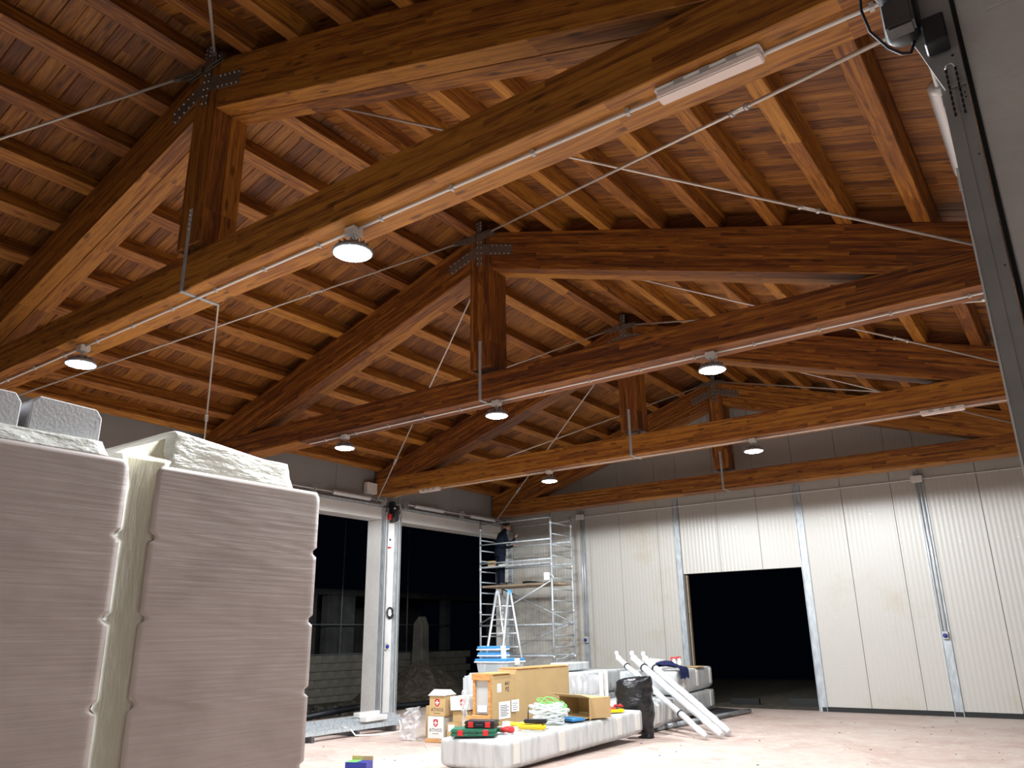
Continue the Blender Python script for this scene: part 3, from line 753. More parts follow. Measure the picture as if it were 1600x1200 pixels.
for y0, y1 in ((.9, 1.705), (1.755, 2.135)):
    bm = NB(); prism(bm, [(y0, 2.60), (y1 - .0, 2.60), (y1 + .0, 2.745), (y1 - .035, 2.79), (y0 + .035, 2.80), (y0, 2.76)], -5.45, -4.43, 'x'); bevel(bm, .006)
    o = obj('foam_board', bm, 'foam', loc=(0, 0, .082)); tag(o, 'grey foam board on top of the left stack, %s' % ('at the picture edge' if y0 < 1 else 'beside its gap'), 'foam board', 'grey foam boards on the left stack')

# ------------------------------------------------------------------ low wrapped panel bundles in the middle
def bundle(name, label, loc, rz, w, ln, z0, z1, strips, tilt=0, m='wrap', grp='white film-wrapped bundles', bearers=True):
    """x from -w to 0, y from 0 to ln"""
    global NYX
    t = thing(name, label, 'wrapped bundle', loc, rz, group=grp); t.rotation_euler = (tilt, 0, rz)
    h = z1 - z0; n = 12
    zz = [z0 + h * k / n for k in range(n + 1)]
    def ins(z):
        u = (z - z0) / h
        return .07 * max(0, (.22 - u) / .22) ** 2 + .018 * max(0, (u - .9) / .1) ** 2
    NYX = (int(ln * 12), 14)
    bm = loft_pack(-w, 0, 0, ln, zz, ins, ins, .02, lambda x, y, z: .010 * noise3(x * 5, y * 9, z * 3 + loc[1]) - .010 * math.exp(-((y % (ln / 3)) / .03) ** 2))
    obj('wrapped_pack', bm, m, t)
    for s in strips:
        bm = NB(); n = 8
        o = .016
        pts = [(o, z0 + h * .22), (o + .004, z0 + h * .9), (-.03, z1 + .007), (-.22, z1 + .009), (-.22, z1 + .003), (-.045, z1 - .0), (-.006, z0 + h * .86), (-.006, z0 + h * .22)]
        prism(bm, pts, s, s + .13); bevel(bm, .003); obj('corner_guard', bm, 'guard', t)
    if bearers:
        k = .35
        while k < ln:
            bm = NB(); box(bm, -w + .12, -.16, k, k + .1, -loc[2] + .0, z0 + .02 + k * math.sin(tilt)); obj('bearer', bm, 'timber', t); k += (ln - .6) / 2.01
    return t
TI = .023
bundle('wrapped_bundle', 'long low white film-wrapped bundle used as a table for tools', (-6.22, 8.36, 0), 0.0, 1.0, 3.75, .02, .365, (.22, 1.28, 2.9, 3.5), tilt=TI)
bundle('wrapped_bundle', 'lower white film-wrapped bundle under the leaning white tubes', (-6.42, 12.85, 0), math.radians(8.2), 1.15, 4.3, .07, .47, (.25, .9, 2.3, 3.9))
bundle('wrapped_bundle', 'upper white film-wrapped bundle carrying the navy cloth and spray bottles', (-6.70, 14.55, 0), math.radians(8.2), 1.15, 2.65, .50, .92, (.35, 1.35, 2.4), bearers=False)
bundle('wrapped_bundle', 'white film-wrapped bundle lying behind the large cardboard crate', (-8.12, 13.0, 0), math.radians(3), 1.3, 2.6, .06, .50, (.3, 1.4))
bundle('wrapped_bundle', 'white film-wrapped bundle on top, behind the large cardboard crate', (-8.14, 13.05, 0), math.radians(3), 1.25, 2.5, .525, .93, (.3, 1.4), bearers=False)
bundle('wrapped_bundle', 'small film-wrapped block topping the bundles behind the cardboard crate', (-8.45, 13.5, 0), math.radians(3), .42, .9, .945, 1.10, (), bearers=False)
for xx, yy, r in ((-7.33, 12.78, .02), (-7.28, 12.86, -.03)):
    bm = NB(); box(bm, -.035, .035, -.02, .02, 0, .98); bevel(bm, .006)
    o = obj('white_profile', bm, 'whitep', loc=(xx, yy, .004), rot=(0, 0, r)); tag(o, 'upright white profile left of the black bin bag, %s' % ('the left one' if r > 0 else 'the right one'), 'profile', 'upright white profiles')
# loose film over the bundles beyond the crate
def draped(name, pts_fn, nu, nv, m, label, cat, th=.002):
    bm = NB(); g = [[bm.verts.new(pts_fn(i / nu, j / nv)) for j in range(nv + 1)] for i in range(nu + 1)]
    for i in range(nu):
        for j in range(nv):
            f = bm.faces.new((g[i][j], g[i + 1][j], g[i + 1][j + 1], g[i][j + 1])); f.smooth = True
    bmesh.ops.solidify(bm, geom=bm.faces[:], thickness=th)
    o = obj(name, bm, m); return tag(o, label, cat)
draped('plastic_sheet', lambda u, v: (-8.05 + .75 * u + .03 * noise3(u * 9, v * 3, 1), 12.86 - .06 * (1 - v) + .05 * noise3(u * 12, v * 2, 4), .52 + .42 * v + .02 * noise3(u * 7, 2, v)), 36, 12, 'clear', 'crumpled clear sheet hanging over the bundles right of the cardboard crate', 'plastic sheet')

# ------------------------------------------------------------------ leaning tubes
def leaning(foot, top, r, label, bands=(.2, .86)):
    f, tp = Vector(foot), Vector(top); d = tp - f; L = d.length
    t = thing('wrapped_tube', label, 'tube', foot, group='white film-wrapped tubes leaning on the bundles')
    t.rotation_mode = 'QUATERNION'; t.rotation_quaternion = d.to_track_quat('X', 'Z')
    bm = NB(); n = 26
    rr = [r * (.62 if k == 0 else .9 + .16 * noise3(k * .8, foot[0] * 3, 1)) for k in range(n)] 
    pts = [(L * k / (n - 1), r * .12 * noise3(k * .5, 1, foot[1]), r * .12 * noise3(k * .5, 5, foot[1])) for k in range(n)]
    rr += [r * 1.1, r * .55, r * .75, r * .15]; pts += [(L + .05, .01, .015), (L + .12, .0, .03), (L + .2, -.02, .06), (L + .27, -.03, .06)]
    tube(bm, pts, rr, 12); obj('wrapped_tube_body', bm, 'tubewrap', t)
    for b in bands:
        bm = NB(); tube(bm, [(L * b, 0, 0), (L * b + .025, 0, 0)], r * 1.13, 14); obj('tape_band', bm, 'black', t, label='black tape band')
    return t
leaning((-5.38, 12.62, .05), (-7.62, 14.05, 1.14), .055, 'shortest film-wrapped white tube of the leaning three, nearest the bin bag', (.26, .9))
leaning((-5.22, 12.86, .06), (-7.42, 14.30, 1.13), .068, 'middle film-wrapped white tube of the leaning three', (.88,))
leaning((-5.24, 13.22, .06), (-7.25, 14.45, 1.11), .068, 'film-wrapped white tube farthest right of the leaning three', (.88,))

# steel plate and pipe lying on the floor
bm = NB(); prism(bm, [(-7.3, 17.7), (-6.55, 14.6), (-6.38, 14.6), (-6.35, 17.2)], .004, .05, 'z'); bevel(bm, .004)
tag(obj('steel_sheet', bm, 'darksteel'), 'dark triangular sheet lying on the floor beyond the white tubes', 'sheet')
bm = NB(); tube(bm, [(-6.62, 13.35, .05), (-6.33, 17.2, .05)], .045, 10); tag(obj('floor_pipe', bm, 'galv'), 'grey pipe on the floor running under the leaning white tubes', 'pipe')

# ------------------------------------------------------------------ bin bag
bm = NB(); rings = []; n = 36; m_ = 30
for i in range(m_):
    u = i / (m_ - 1); z = .01 + .93 * u
    rx = .10 + .22 * min(1, max(0, (u - .10) / .42)) ** .8; rx *= 1 if u < .88 else math.sqrt(max(.03, 1 - ((u - .88) / .125) ** 2))
    if u < .06: rx = .14 - u
    cx = -.02 - (rx - .1) * .95 + .0
    rings.append([bm.verts.new((cx + rx * (1 + .10 * noise3(math.cos(a) * 2, math.sin(a) * 2, u * 7)) * math.cos(a) + .015 * noise3(a * 3, u * 14, 1), rx * .8 * (1 + .12 * noise3(math.cos(a) * 2.5, math.sin(a) * 2.5, u * 9 + 4)) * math.sin(a), z + .02 * noise3(math.cos(a) * 2, math.sin(a) * 2, u * 5 + 9) * (u > .1))) for a in [2 * math.pi * k / n for k in range(n)]])
for p, q in zip(rings, rings[1:]):
    for k in range(n):
        f = bm.faces.new((p[k], p[(k + 1) % n], q[(k + 1) % n], q[k])); f.smooth = True
bm.faces.new(rings[0][::-1]); bm.faces.new(rings[-1])
tag(obj('bin_bag', bm, 'bag', loc=(-6.30, 12.46, 0)), 'full black bin bag standing at the end of the table bundle', 'bin bag')

# ------------------------------------------------------------------ text helper
def text_mesh(txt, size, depth=.0008):
    c = bpy.data.curves.new('lettering', 'FONT'); c.body = txt; c.size = size; c.extrude = depth; c.align_x = 'CENTER'; c.align_y = 'CENTER'; c.resolution_u = 2
    o = bpy.data.objects.new('lettering_tmp', c); COL.objects.link(o); bpy.context.view_layer.update()
    me = bpy.data.meshes.new_from_object(o.evaluated_get(bpy.context.evaluated_depsgraph_get())); bpy.data.objects.remove(o); return me
def shield_mesh(w, h, cross):
    bm = NB()
    if not cross:
        P = [(-.5, .36), (-.32, .5), (.32, .5), (.5, .36), (.5, -.2), (.25, -.42), (0, -.55), (-.25, -.42), (-.5, -.2)]
        prism(bm, [(x * w, y * h) for x, y in P], 0, .001, 'z')
    else:
        for a in range(4):
            pts = [(0, 0), (.06, .06), (.05, .16), (.12, .26), (.0, .31), (-.12, .26), (-.05, .16), (-.06, .06)]
            ca, sa = math.cos(a * math.pi / 2), math.sin(a * math.pi / 2)
            prism(bm, [((x * ca - y * sa) * w * 1.25, (x * sa + y * ca) * h * 1.05) for x, y in pts], .0012, .002, 'z')
    return bm
# ------------------------------------------------------------------ cartons
def carton(loc, rz, w, d, h, label, m='cardwhite', brand=None, opened=0, flaps=(), side='cardboard', rx=0, ry=0):
    """front face looks to -y; w along x, d along y"""
    t = thing('carton', label, 'carton', loc, group='cartons by the cardboard crate'); t.rotation_euler = (rx, ry, rz)
    hw = w / 2; e = .006
    bm = NB()
    if opened:
        box(bm, -hw, hw, 0, e, 0, h); box(bm, -hw, hw, d - e, d, 0, h); box(bm, -hw, -hw + e, e, d - e, 0, h); box(bm, hw - e, hw, e, d - e, 0, h); box(bm, -hw + e, hw - e, e, d - e, 0, e)
    else:
        box(bm, -hw, hw, 0, d, 0, h); bevel(bm, .004)
    obj('body', bm, m, t)
    for fl, a in flaps:
        bm = NB(); k = d * .48
        if fl in 'fb': box(bm, -hw, hw, 0, k, 0, e)
        else: box(bm, 0, d * .42, 0, d, 0, e)
        o = obj('flap', bm, m, t)
        if fl == 'f': o.location = (0, 0, h + .002); o.rotation_euler = (a, 0, 0)
        if fl == 'b': o.location = (0, d, h + .002); o.rotation_euler = (a, 0, math.pi)
        if fl == 'r': o.location = (hw, 0, h + .002); o.rotation_euler = (0, a, 0)
        if fl == 'l': o.location = (-hw, 0, h + .002); o.rotation_euler = (0, math.pi - a, 0)
    if brand:
        sx, sz, sc = brand[:3]
        q = (math.pi / 2, 0, 0)
        o = obj('shield_emblem', shield_mesh(.11 * sc, .14 * sc, 0), 'shield', t, (sx, -.0003, sz), q, label='red shield emblem')
        obj('cross', shield_mesh(.11 * sc, .14 * sc, 1), 'paper', o)
        if len(brand) > 3: obj('lettering', text_mesh(brand[3], .092 * sc), 'ink', t, (sx, -.0008, sz - .135 * sc), q, label='black lettering %s' % brand[3]); \
            obj('print_line', (lambda b: (box(b, -.06, .06, -.003, .003, 0, .001), b)[1])(NB()), 'ink', t, (sx, -.0003, sz - .2 * sc), q)
    return t
RZ = math.radians(9)
bm = NB(); box(bm, -.18, .17, -.02, .33, .004, .05); bevel(bm, .004); tag(obj('wooden_block', bm, 'crate_wood', loc=(-9.03, 10.33, 0), rot=(0, 0, RZ)), 'pale wooden base under the two lettered cartons', 'wood block')
carton((-9.04, 10.35, .054), RZ, .30, .32, .33, 'white carton reading ATHOS, lower one of the lettered pair', brand=(.0, .235, .80, 'ATHOS'))
c0 = carton((-9.02, 10.36, .388), RZ, .30, .32, .31, 'tan carton reading ATHOS with raised white lid, upper of the pair', m='cardboard', brand=(.0, .205, .80, 'ATHOS'))
bm = NB(); prism(bm, [(-.03, .313), (.34, .313), (.16, .40)], -.165, .165, 'x'); bevel(bm, .003); obj('lid', bm, 'cardwhite', c0, label='white tented lid')
carton((-8.62, 10.5, .30), RZ, .33, .32, .17, 'open brown carton below the small carton with the red shield', m='cardboard', opened=1, flaps=(('f', -.9),))
c1 = carton((-8.66, 10.42, .0), RZ, .36, .38, .295, 'brown carton with paper labels on the floor by the crate', m='cardboard')
for dx, dz, w, h, mm in ((-.15, .17, .14, .10, 'paper'), (-.05, .03, .2, .12, 'paper'), (-.02, .155, .08, .02, 'shield')):
    bm = NB(); box(bm, dx - 0, dx + w * .8, -.0015, -.0003, dz, dz + h); obj('paper_label', bm, mm, c1)
carton((-8.62, 10.46, .485), RZ, .36, .32, .21, 'small white carton with a red shield, beside the lettered pair', brand=(.05, .11, .80), ry=-.05)
carton((-9.42, 10.75, 0), RZ, .34, .4, .50, 'plain brown carton half hidden behind the lettered cartons', m='cardboard')
t = thing('wrapped_slab', 'white wrapped slab standing behind the cartons', 'slab', (-8.75, 11.05, 0)); bm = NB(); box(bm, -.32, .34, 0, .3, 0.004, .97); bevel(bm, .03, 2); obj('wrapped_pack', bm, 'wrap', t)
bm = NB(); box(bm, -.09, .09, -.014, .014, 0, .46); bevel(bm, .004)
tag(obj('wooden_board', bm, 'crate_wood', loc=(-8.10, 9.93, .01), rot=(-.12, .22, .1)), 'short pale board leaning on the wooden end of the crate', 'board')
draped('plastic_sheet', lambda u, v: (-9.62 + .34 * u + .05 * noise3(u * 6, v * 5, 7) - .10 * (1 - v), 10.25 + .12 * noise3(u * 5, v * 7, 1), .02 + .52 * v - .05 * (1 - u) * v), 20, 26, 'clear', 'crumpled clear film left of the lettered cartons', 'plastic sheet')
draped('plastic_sheet', lambda u, v: (-8.36 + .10 * u + .05 * noise3(u * 6, v * 5, 3), 10.2 + .04 * noise3(u * 5, v * 7, 5), .01 + .80 * v), 12, 20, 'clear', 'thin crumpled film hanging between the cartons and the wooden crate', 'plastic sheet')

# ------------------------------------------------------------------ cardboard crate with wooden end
t = thing('crate', 'long cardboard crate with an open wooden end frame and paper labels', 'crate', (-7.78, 9.95, 0))
bm = NB(); box(bm, -.17, .17, .04, 1.05, .004, 1.05); bevel(bm, .006); obj('carton_sheet', bm, 'cardboard', t)
bm = NB(); box(bm, -.165, .185, .62, 2.2, .006, 1.10); bevel(bm, .006); obj('carton_sheet', bm, 'cardboard', t)
for x in (-.165, .125):
    bm = NB(); box(bm, x - .0, x + .045, -.012, .035, .004, 1.06); bevel(bm, .003); obj('upright', bm, 'crate_wood', t)
for z, h in ((.98, .09), (.40, .09), (.01, .09)):
    bm = NB(); box(bm, -.172, .178, -.034, -.014, z, z + h); bevel(bm, .003); obj('rail', bm, 'crate_wood', t)
bm = NB(); box(bm, -.115, .12, .018, .03, .5, .97); obj('glass_pane', bm, 'clearbox', t)
bm = NB(); box(bm, -.08, .09, .005, .012, .53, .62); obj('paper_label', bm, 'paper', t)
for (y0, y1) in ((.05, .5), (.66, 1.3), (1.35, 2.18)):
    bm = NB(); box(bm, -.16, .20, y0, y1, 1.055 if y0 < .5 else 1.105, 1.075 if y0 < .5 else 1.125); bevel(bm, .003); obj('top_batten', bm, 'crate_wood', t)
def yz_label(y, z, w, h, par, x=.172, lines=4):
    bm = NB(); box(bm, x, x + .0015, y, y + w, z, z + h); o = obj('paper_label', bm, 'paper', par)
    bm = NB()
    for k in range(lines): box(bm, x + .0016, x + .0022, y + w * .12, y + w * (.85 if k % 2 else .7), z + h * (.15 + .7 * k / lines), z + h * (.19 + .7 * k / lines))
    obj('print_line', bm, 'ink', o, kind='stuff')
yz_label(.16, .80, .10, .12, t, lines=3); yz_label(.20, .42, .29, .24, t, lines=7); yz_label(.50, .50, .20, .17, t, .187, lines=4)
o = obj('handwriting', text_mesh('441\nPZ', .085), 'ink', t, (.1722, .42, .87), (math.pi / 2, 0, math.pi / 2))

# ------------------------------------------------------------------ storage bins on the slab
def bin_(loc, w, d, h, label, lidm='blue'):
    t = thing('storage_bin', label, 'storage bin', loc, group='clear bins with blue lids')
    bm = NB(); vs = box(bm, -w / 2, w / 2, -d / 2, d / 2, 0, h)
    for v in vs:
        if v.co.z == 0: v.co.x *= .92; v.co.y *= .92
    bevel(bm, .01, 2); obj('tub', bm, 'clearbox', t)
    bm = NB(); box(bm, -w / 2 - .03, w / 2 + .03, -d / 2 - .03, d / 2 + .03, h + .001, h + .025); bevel(bm, .006); obj('rim', bm, 'whitep', t)
    bm = NB(); box(bm, -w / 2 - .012, w / 2 + .012, -d / 2 - .035, d / 2 + .035, h + .026, h + .068); bevel(bm, .01, 2); obj('lid', bm, lidm, t, label='blue lid')
    for s in (-1, 1):
        bm = NB(); box(bm, s * (w / 2 + .005), s * (w / 2 + .045), -.06, .06, h - .04, h + .07); bevel(bm, .006); obj('clasp', bm, 'whitep', t)
    return t
SX, SY = -8.74, 11.7
bm = NB(); box(bm, -.5, .45, -.3, .32, .004, 1.0); bevel(bm, .03, 2); t = thing('wrapped_slab', 'white wrapped slab hidden behind the crate, carrying the bins', 'slab', (SX, SY, 0)); obj('wrapped_pack', bm, 'wrap', t)
bin_((SX, SY, 1.003), .70, .46, .165, 'large clear bin with a wide blue lid behind the crate')
bin_((SX - .14, SY, 1.073 + .002 + .165 - .0), .40, .32, .03, 'flat clear bin with blue lid, lower of the two small ones')
bin_((SX - .15, SY, 1.345), .40, .32, .03, 'flat clear bin with blue lid, topmost of the bins')

# ------------------------------------------------------------------ things on the table bundle
def ztop(y): return .365 * math.cos(TI) + (y - 8.42) * math.sin(TI) + .014
def toolcase(x, y, z, w, d, h, rz, m, label):
    t = thing('tool_case', label, 'tool case', (x, y, z), rz, group='tool cases on the table bundle')
    bm = NB(); box(bm, -w / 2, w / 2, -d / 2, d / 2, 0, h * .48); bevel(bm, .012, 2); obj('base_shell', bm, m, t)
    bm = NB(); box(bm, -w / 2, w / 2, -d / 2, d / 2, h * .5, h); bevel(bm, .012, 2); obj('lid', bm, m, t)
    for s in (-.28, .28):
        bm = NB(); box(bm, s * w - .035, s * w + .035, -d / 2 - .01, -d / 2 + .002, h * .1, h * .9); bevel(bm, .003); obj('latch', bm, 'red', t, label='red latch')
    bm = NB(); tube(bm, [(-.06, -d / 2, h * .5), (-.05, -d / 2 - .03, h * .5), (.05, -d / 2 - .03, h * .5), (.06, -d / 2, h * .5)], .007, 6); obj('handle', bm, 'black', t)
toolcase(-6.86, 8.62, ztop(8.62) + .012, .58, .36, .085, .55, 'green', 'dark green tool case with red latches at the near end of the bundle')
toolcase(-6.80, 8.70, ztop(8.62) + .100, .40, .30, .085, .42, 'black', 'black tool case lying on the green one')
# mug / roll
bm = NB(); lathe(bm, [(0, 0), (.055, 0), (.055, .09), (.045, .09), (.045, .02), (0, .02)], 20); tag(obj('tape_roll', bm, 'whitep', loc=(-6.86, 9.32, ztop(9.32) + .005)), 'white round tub standing against the cardboard crate', 'tub')
coil((-6.62, 9.02, ztop(9.02)), .08, 1, 'z', 'red', 'cable_coil', 'red cable tangle beside the tool cases', 'cable', tr=.012, turns=5)
coil((-6.73, 8.98, ztop(8.98)), .05, 1, 'z', 'green', 'cable_coil', 'small green cable bundle between the tool case and red tangle', 'cable', tr=.016, turns=3)
coil((-6.52, 9.42, ztop(9.42)), .20, 1, 'z', 'yellow', 'cable_coil', 'yellow hose coil lying on the bundle under the black box', 'cable', tr=.016, turns=3, sq=.7)
coil((-6.86, 9.62, ztop(9.62)), .13, 1, 'z', 'yellow', 'cable_coil', 'smaller loop of yellow cable against the crate', 'cable', tr=.012, turns=3, sq=.8)
t = thing('black_case', 'flat black box on the yellow hose coil', 'box', (-6.50, 9.50, ztop(9.5) + .075), .5)
bm = NB(); box(bm, -.16, .16, -.09, .09, 0, .05); bevel(bm, .015, 2); obj('body', bm, 'black', t)
bm = NB(); tube(bm, [(-.1, 0, .05), (-.1, 0, .12), (-.09, 0, .2)], .008, 6); obj('lead', bm, 'black', t)
bm = NB(); random.seed(3)
for k in range(16):
    a = random.uniform(0, 6.28); rx, ry = random.uniform(.16, .27), random.uniform(.12, .2); z = .03 + k * .013; cx, cy = random.uniform(-.06, .06), random.uniform(-.05, .05)
    tube(bm, [(cx + rx * math.cos(b + a), cy + ry * math.sin(b + a), z + .03 * math.sin(b * 2 + a)) for b in [i * .33 for i in range(18)]], .015, 7)
tag(obj('cable_pile', bm, 'hose', loc=(-6.66, 10.05, ztop(10.0) + .012), kind=None), 'heap of tangled white cable beside the open carton', 'cable')
bm = NB(); random.seed(5)
for k in range(6):
    a = random.uniform(0, 6.28); rx, ry = random.uniform(.14, .26), random.uniform(.12, .2); z = .245 + k * .006
    tube(bm, [(rx * math.cos(b + a), .05 + ry * math.sin(b + a), z + .05 * math.sin(b * 2 + a) - .10 * max(0, math.cos(b + a)) ) for b in [i * .3 for i in range(16 + k)]], .006, 5)
tag(obj('green_cable', bm, 'lime', loc=(-6.66, 10.1, ztop(10.0) + .012)), 'bright green cable looped over the white cable heap', 'cable')
t = thing('carton', 'brown carton lying on its side on the table bundle, open mouth forward', 'carton', (-6.98, 10.86, ztop(10.95) + .008), math.radians(-19))
L3, D3, H3 = .74, .38, .28
for (x0, x1, y0, y1, z0, z1) in ((0, L3, 0, D3, 0, .006), (0, L3, D3 - .006, D3, .0065, H3 - .0065), (0, .006, 0, D3 - .0065, .0065, H3 - .0065), (L3 - .006, L3, 0, D3 - .0065, .0065, H3 - .0065), (0, L3, 0, D3, H3 - .006, H3)):
    bm = NB(); box(bm, x0, x1, y0, y1, z0, z1); obj('side_panel', bm, 'cardboard', t)
bm = NB(); box(bm, 0, L3, -.20, 0, -.003, .003); obj('flap', bm, 'cardboard', t, loc=(0, 0, H3), rot=(-.25, 0, 0))
bm = NB(); box(bm, 0, L3 * .95, -.16, 0, -.003, .003); obj('flap', bm, 'cardboard', t, loc=(0, 0, .008), rot=(.08, 0, 0))
bm = NB(); box(bm, -.003, .003, -.20, 0, 0, H3); obj('flap', bm, 'cardboard', t, loc=(L3, 0, 0), rot=(0, 0, .75))
bm = NB(); box(bm, -.18, .18, -.12, .12, 0, .035); bevel(bm, .004); tag(obj('blue_folder', bm, 'blue', loc=(-6.50, 10.40, ztop(10.47) + .01), rot=(0, 0, -.3)), 'bright blue box file in front of the open carton', 'box file')
t = thing('tool_tray', 'yellow tray of small tools at the far end of the bundle', 'tray', (-6.52, 11.55, ztop(11.55) + .004), .9)
bm = NB(); box(bm, -.21, .21, -.13, .13, 0, .006); 
for (a, b, c, d) in ((-.21, .21, -.13, -.12), (-.21, .21, .12, .13), (-.21, -.20, -.12, .12), (.20, .21, -.12, .12)): box(bm, a, b, c, d, .006, .045)
obj('tray', bm, 'yellow', t)
for k in range(7):
    x = -.16 + .05 * k; bm = NB(); tube(bm, [(x, -.06, .03), (x + .01, .0, .055), (x + .02, .05, .05)], [.012, .02, .016], 8); obj('tool', bm, ['blue', 'dblue', 'greyp', 'whitep', 'red', 'shield', 'black'][k], t)
for k in range(5):
    x = -.15 + .08 * k; bm = NB(); tube(bm, [(x, .02, .07), (x + .05, .03, .09), (x + .08, .0, .07)], [.02, .026, .014], 8); obj('tool', bm, ['blue', 'greyp', 'whitep', 'shield', 'shield'][k], t)

# things on the upper bundle
UZ = .945
draped('navy_jacket', lambda u, v: (min(-7.36 + .76 * u, -6.655) + .01 * noise3(u * 4, v * 4, 2), 14.60 + .42 * v + .03 * noise3(u * 5, v * 4, 6), UZ + .045 + .03 * noise3(u * 5, v * 5, 9) + .12 * math.sin(math.pi * min(1, u * 1.1)) * math.sin(math.pi * min(1, .15 + v)) - 2.0 * max(0, u - .90)), 26, 16, 'cloth', 'crumpled navy jacket thrown over the edge of the upper bundle', 'jacket', th=.03)
bm = NB(); prism(bm, [(-.18, 0), (.2, 0), (.14, .17), (-.2, .2)], 0, .28, 'y'); bevel(bm, .006); tag(obj('white_carton', bm, 'cardwhite', loc=(-7.55, 15.3, UZ - .01)), 'small white carton behind the navy jacket', 'carton')
for k in range(2):
    t = thing('spray_bottle', 'white bottle with red %s on the upper bundle, %s' % (('trigger', 'nearer the navy jacket') if k == 0 else ('cap', 'nearer the doorway')), 'bottle', (-7.22 - .04 * k, 15.6 + .35 * k, UZ + .002), group='red topped bottles')
    bm = NB(); lathe(bm, [(0, 0), (.045, 0), (.048, .10), (.03, .14), (.015, .16), (.015, .175), (0, .175)], 16); obj('bottle', bm, 'whitep', t)
    bm = NB(); box(bm, -.07, .03, -.014, .014, .176, .205); box(bm, -.075, -.06, -.01, .01, .13, .18); bevel(bm, .003); obj('trigger', bm, 'red', t, label='red trigger head')
bm = NB(); box(bm, -.18, .2, -.3, .3, 0, .012); tag(obj('cardboard_sheet', bm, 'cardboard', loc=(-7.1, 16.2, UZ - .003), rot=(0, 0, .14)), 'flat brown cardboard sheet on the upper bundle', 'cardboard')
# paper box near the lower picture edge
t = thing('small_carton', 'small carton with blue and green print at the bottom picture edge', 'carton', (-8.16, 7.85, 0), .35)
bm = NB(); box(bm, -.15, .15, -.1, .1, 0.002, .09); bevel(bm, .003); obj('body', bm, 'dblue', t)
bm = NB(); box(bm, -.145, .0, -.095, .095, .0905, .0915); obj('print_patch', bm, 'lime', t)
bm = NB(); box(bm, -.15, .15, .1, .106, 0.09, .14); obj('flap', bm, 'cardboard', t)

# ------------------------------------------------------------------ steel profiles on the floor, left
for k, (x, z, y0, y1, lab) in enumerate(((-12.15, .03, 9.2, 12.6, 'farthest from the viewer'), (-11.75, .03, 9.0, 12.3, 'second from the doorway'), (-11.3, .03, 8.9, 11.9, 'second from the viewer'), (-10.85, .03, 8.7, 11.4, 'nearest the viewer'))):
    t = thing('steel_profile', 'galvanised steel profile on floor blocks, %s of four' % lab, 'steel profile', (x, y0, .10), group='galvanised profiles on the floor')
    bm = NB(); w = .07; prism(bm, [(-w, 0), (w, 0), (w, .06), (w - .006, .06), (w - .006, .006), (-w + .006, .006), (-w + .006, .06), (-w, .06)], 0, y1 - y0); obj('channel', bm, 'galv', t)
    bm = NB(); box(bm, -w * .4, w * .4, .05, y1 - y0 - .05, .02, .045); obj('inner_rail', bm, 'whitep', t)
for k, y in enumerate((9.3, 10.3, 11.2)):
    bm = NB(); box(bm, -.75, .75, -.03, .03, 0, .094); bevel(bm, .004); tag(obj('floor_bearer', bm, 'darksteel', loc=(-11.5, y, .002)), 'dark bearer under the floor profiles, %s of three' % ('nearest', 'middle', 'farthest')[k], 'bearer', 'bearers under the profiles')
for k, (x, y) in enumerate(((-11.2, 11.1), (-11.9, 11.6))):
    bm = NB(); box(bm, -.08, .08, -.3, .3, 0, .09); bevel(bm, .008); tag(obj('white_packet', bm, 'cardwhite', loc=(x, y, .166), rot=(0, 0, .1)), 'long white packet on the floor profiles, %s' % ('right one' if k == 0 else 'left one'), 'packet', 'white packets on the profiles')
bm = NB(); tube(bm, [(-10.95, 10.1, .17), (-10.78, 10.15, .12), (-10.72, 10.2, .03), (-10.5, 10.6, .012), (-10.55, 11.1, .012), (-10.7, 11.3, .05), (-10.8, 11.35, .17)], .014, 8)
tag(obj('white_strap', bm, 'whitep'), 'pale strap trailing from the floor profiles onto the floor', 'strap')

# ------------------------------------------------------------------ ladder
t = thing('folding_ladder', 'white aluminium folding ladder with blue hinge, standing before the scaffold', 'ladder', (-10.35, 14.0, 0))
for sgn in (-1, 1):
    for sx in (-1, 1):
        bm = NB(); xb, xt = sx * .25, sx * .16
        tube(bm, [(xb, sgn * .62, .02), (xt, sgn * .04, 2.5)], .026, 8); o = obj('rail', bm, 'alu', t)
        bm = NB(); tube(bm, [(xb, sgn * .62, .0), (xb, sgn * .615, .06)], .034, 8); obj('foot', bm, 'black', o)
    for k in range(8):
        u = (k + 1) / 9; x = .25 + (.16 - .25) * u; y = sgn * (.62 + (.04 - .62) * u)
        bm = NB(); tube(bm, [(-x, y, 2.5 * u), (x, y, 2.5 * u)], .015, 8); obj('rung', bm, 'alu', t)
for sx in (-1, 1):
    bm = NB(); tube(bm, [(sx * .16 - .02, 0, 2.5), (sx * .16 + .02, 0, 2.5)], .055, 14); obj('hinge', bm, 'blue' if sx > 0 else 'alu', t)

# ------------------------------------------------------------------ scaffold tower
SX0, SX1, SY0, SY1 = -12.58, -10.42, 16.05, 16.98
t = thing('scaffold_tower', 'grey steel scaffold tower with platforms in the far left corner', 'scaffold', ((SX0 + SX1) / 2, (SY0 + SY1) / 2, 0))
cx, cy = (SX0 + SX1) / 2, (SY0 + SY1) / 2
for x in (SX0, SX1):
    for y in (SY0, SY1):
        bm = NB(); tube(bm, [(x - cx, y - cy, .0), (x - cx, y - cy, 4.46)], .026, 10); 
        o = obj('standard', bm, 'galv', t)
        for z in (1.1, 2.15, 3.2, 4.2):
            bm = NB(); tube(bm, [(x - cx, y - cy, z), (x - cx, y - cy, z + .07)], .033, 10); obj('coupler', bm, 'steel', o)
    k = 0; z = .3
    while z < 4.45:
        bm = NB(); tube(bm, [(x - cx, SY0 - cy + .02, z), (x - cx, SY1 - cy - .02, z)], .015, 8); obj('rung', bm, 'galv', t); z += .262
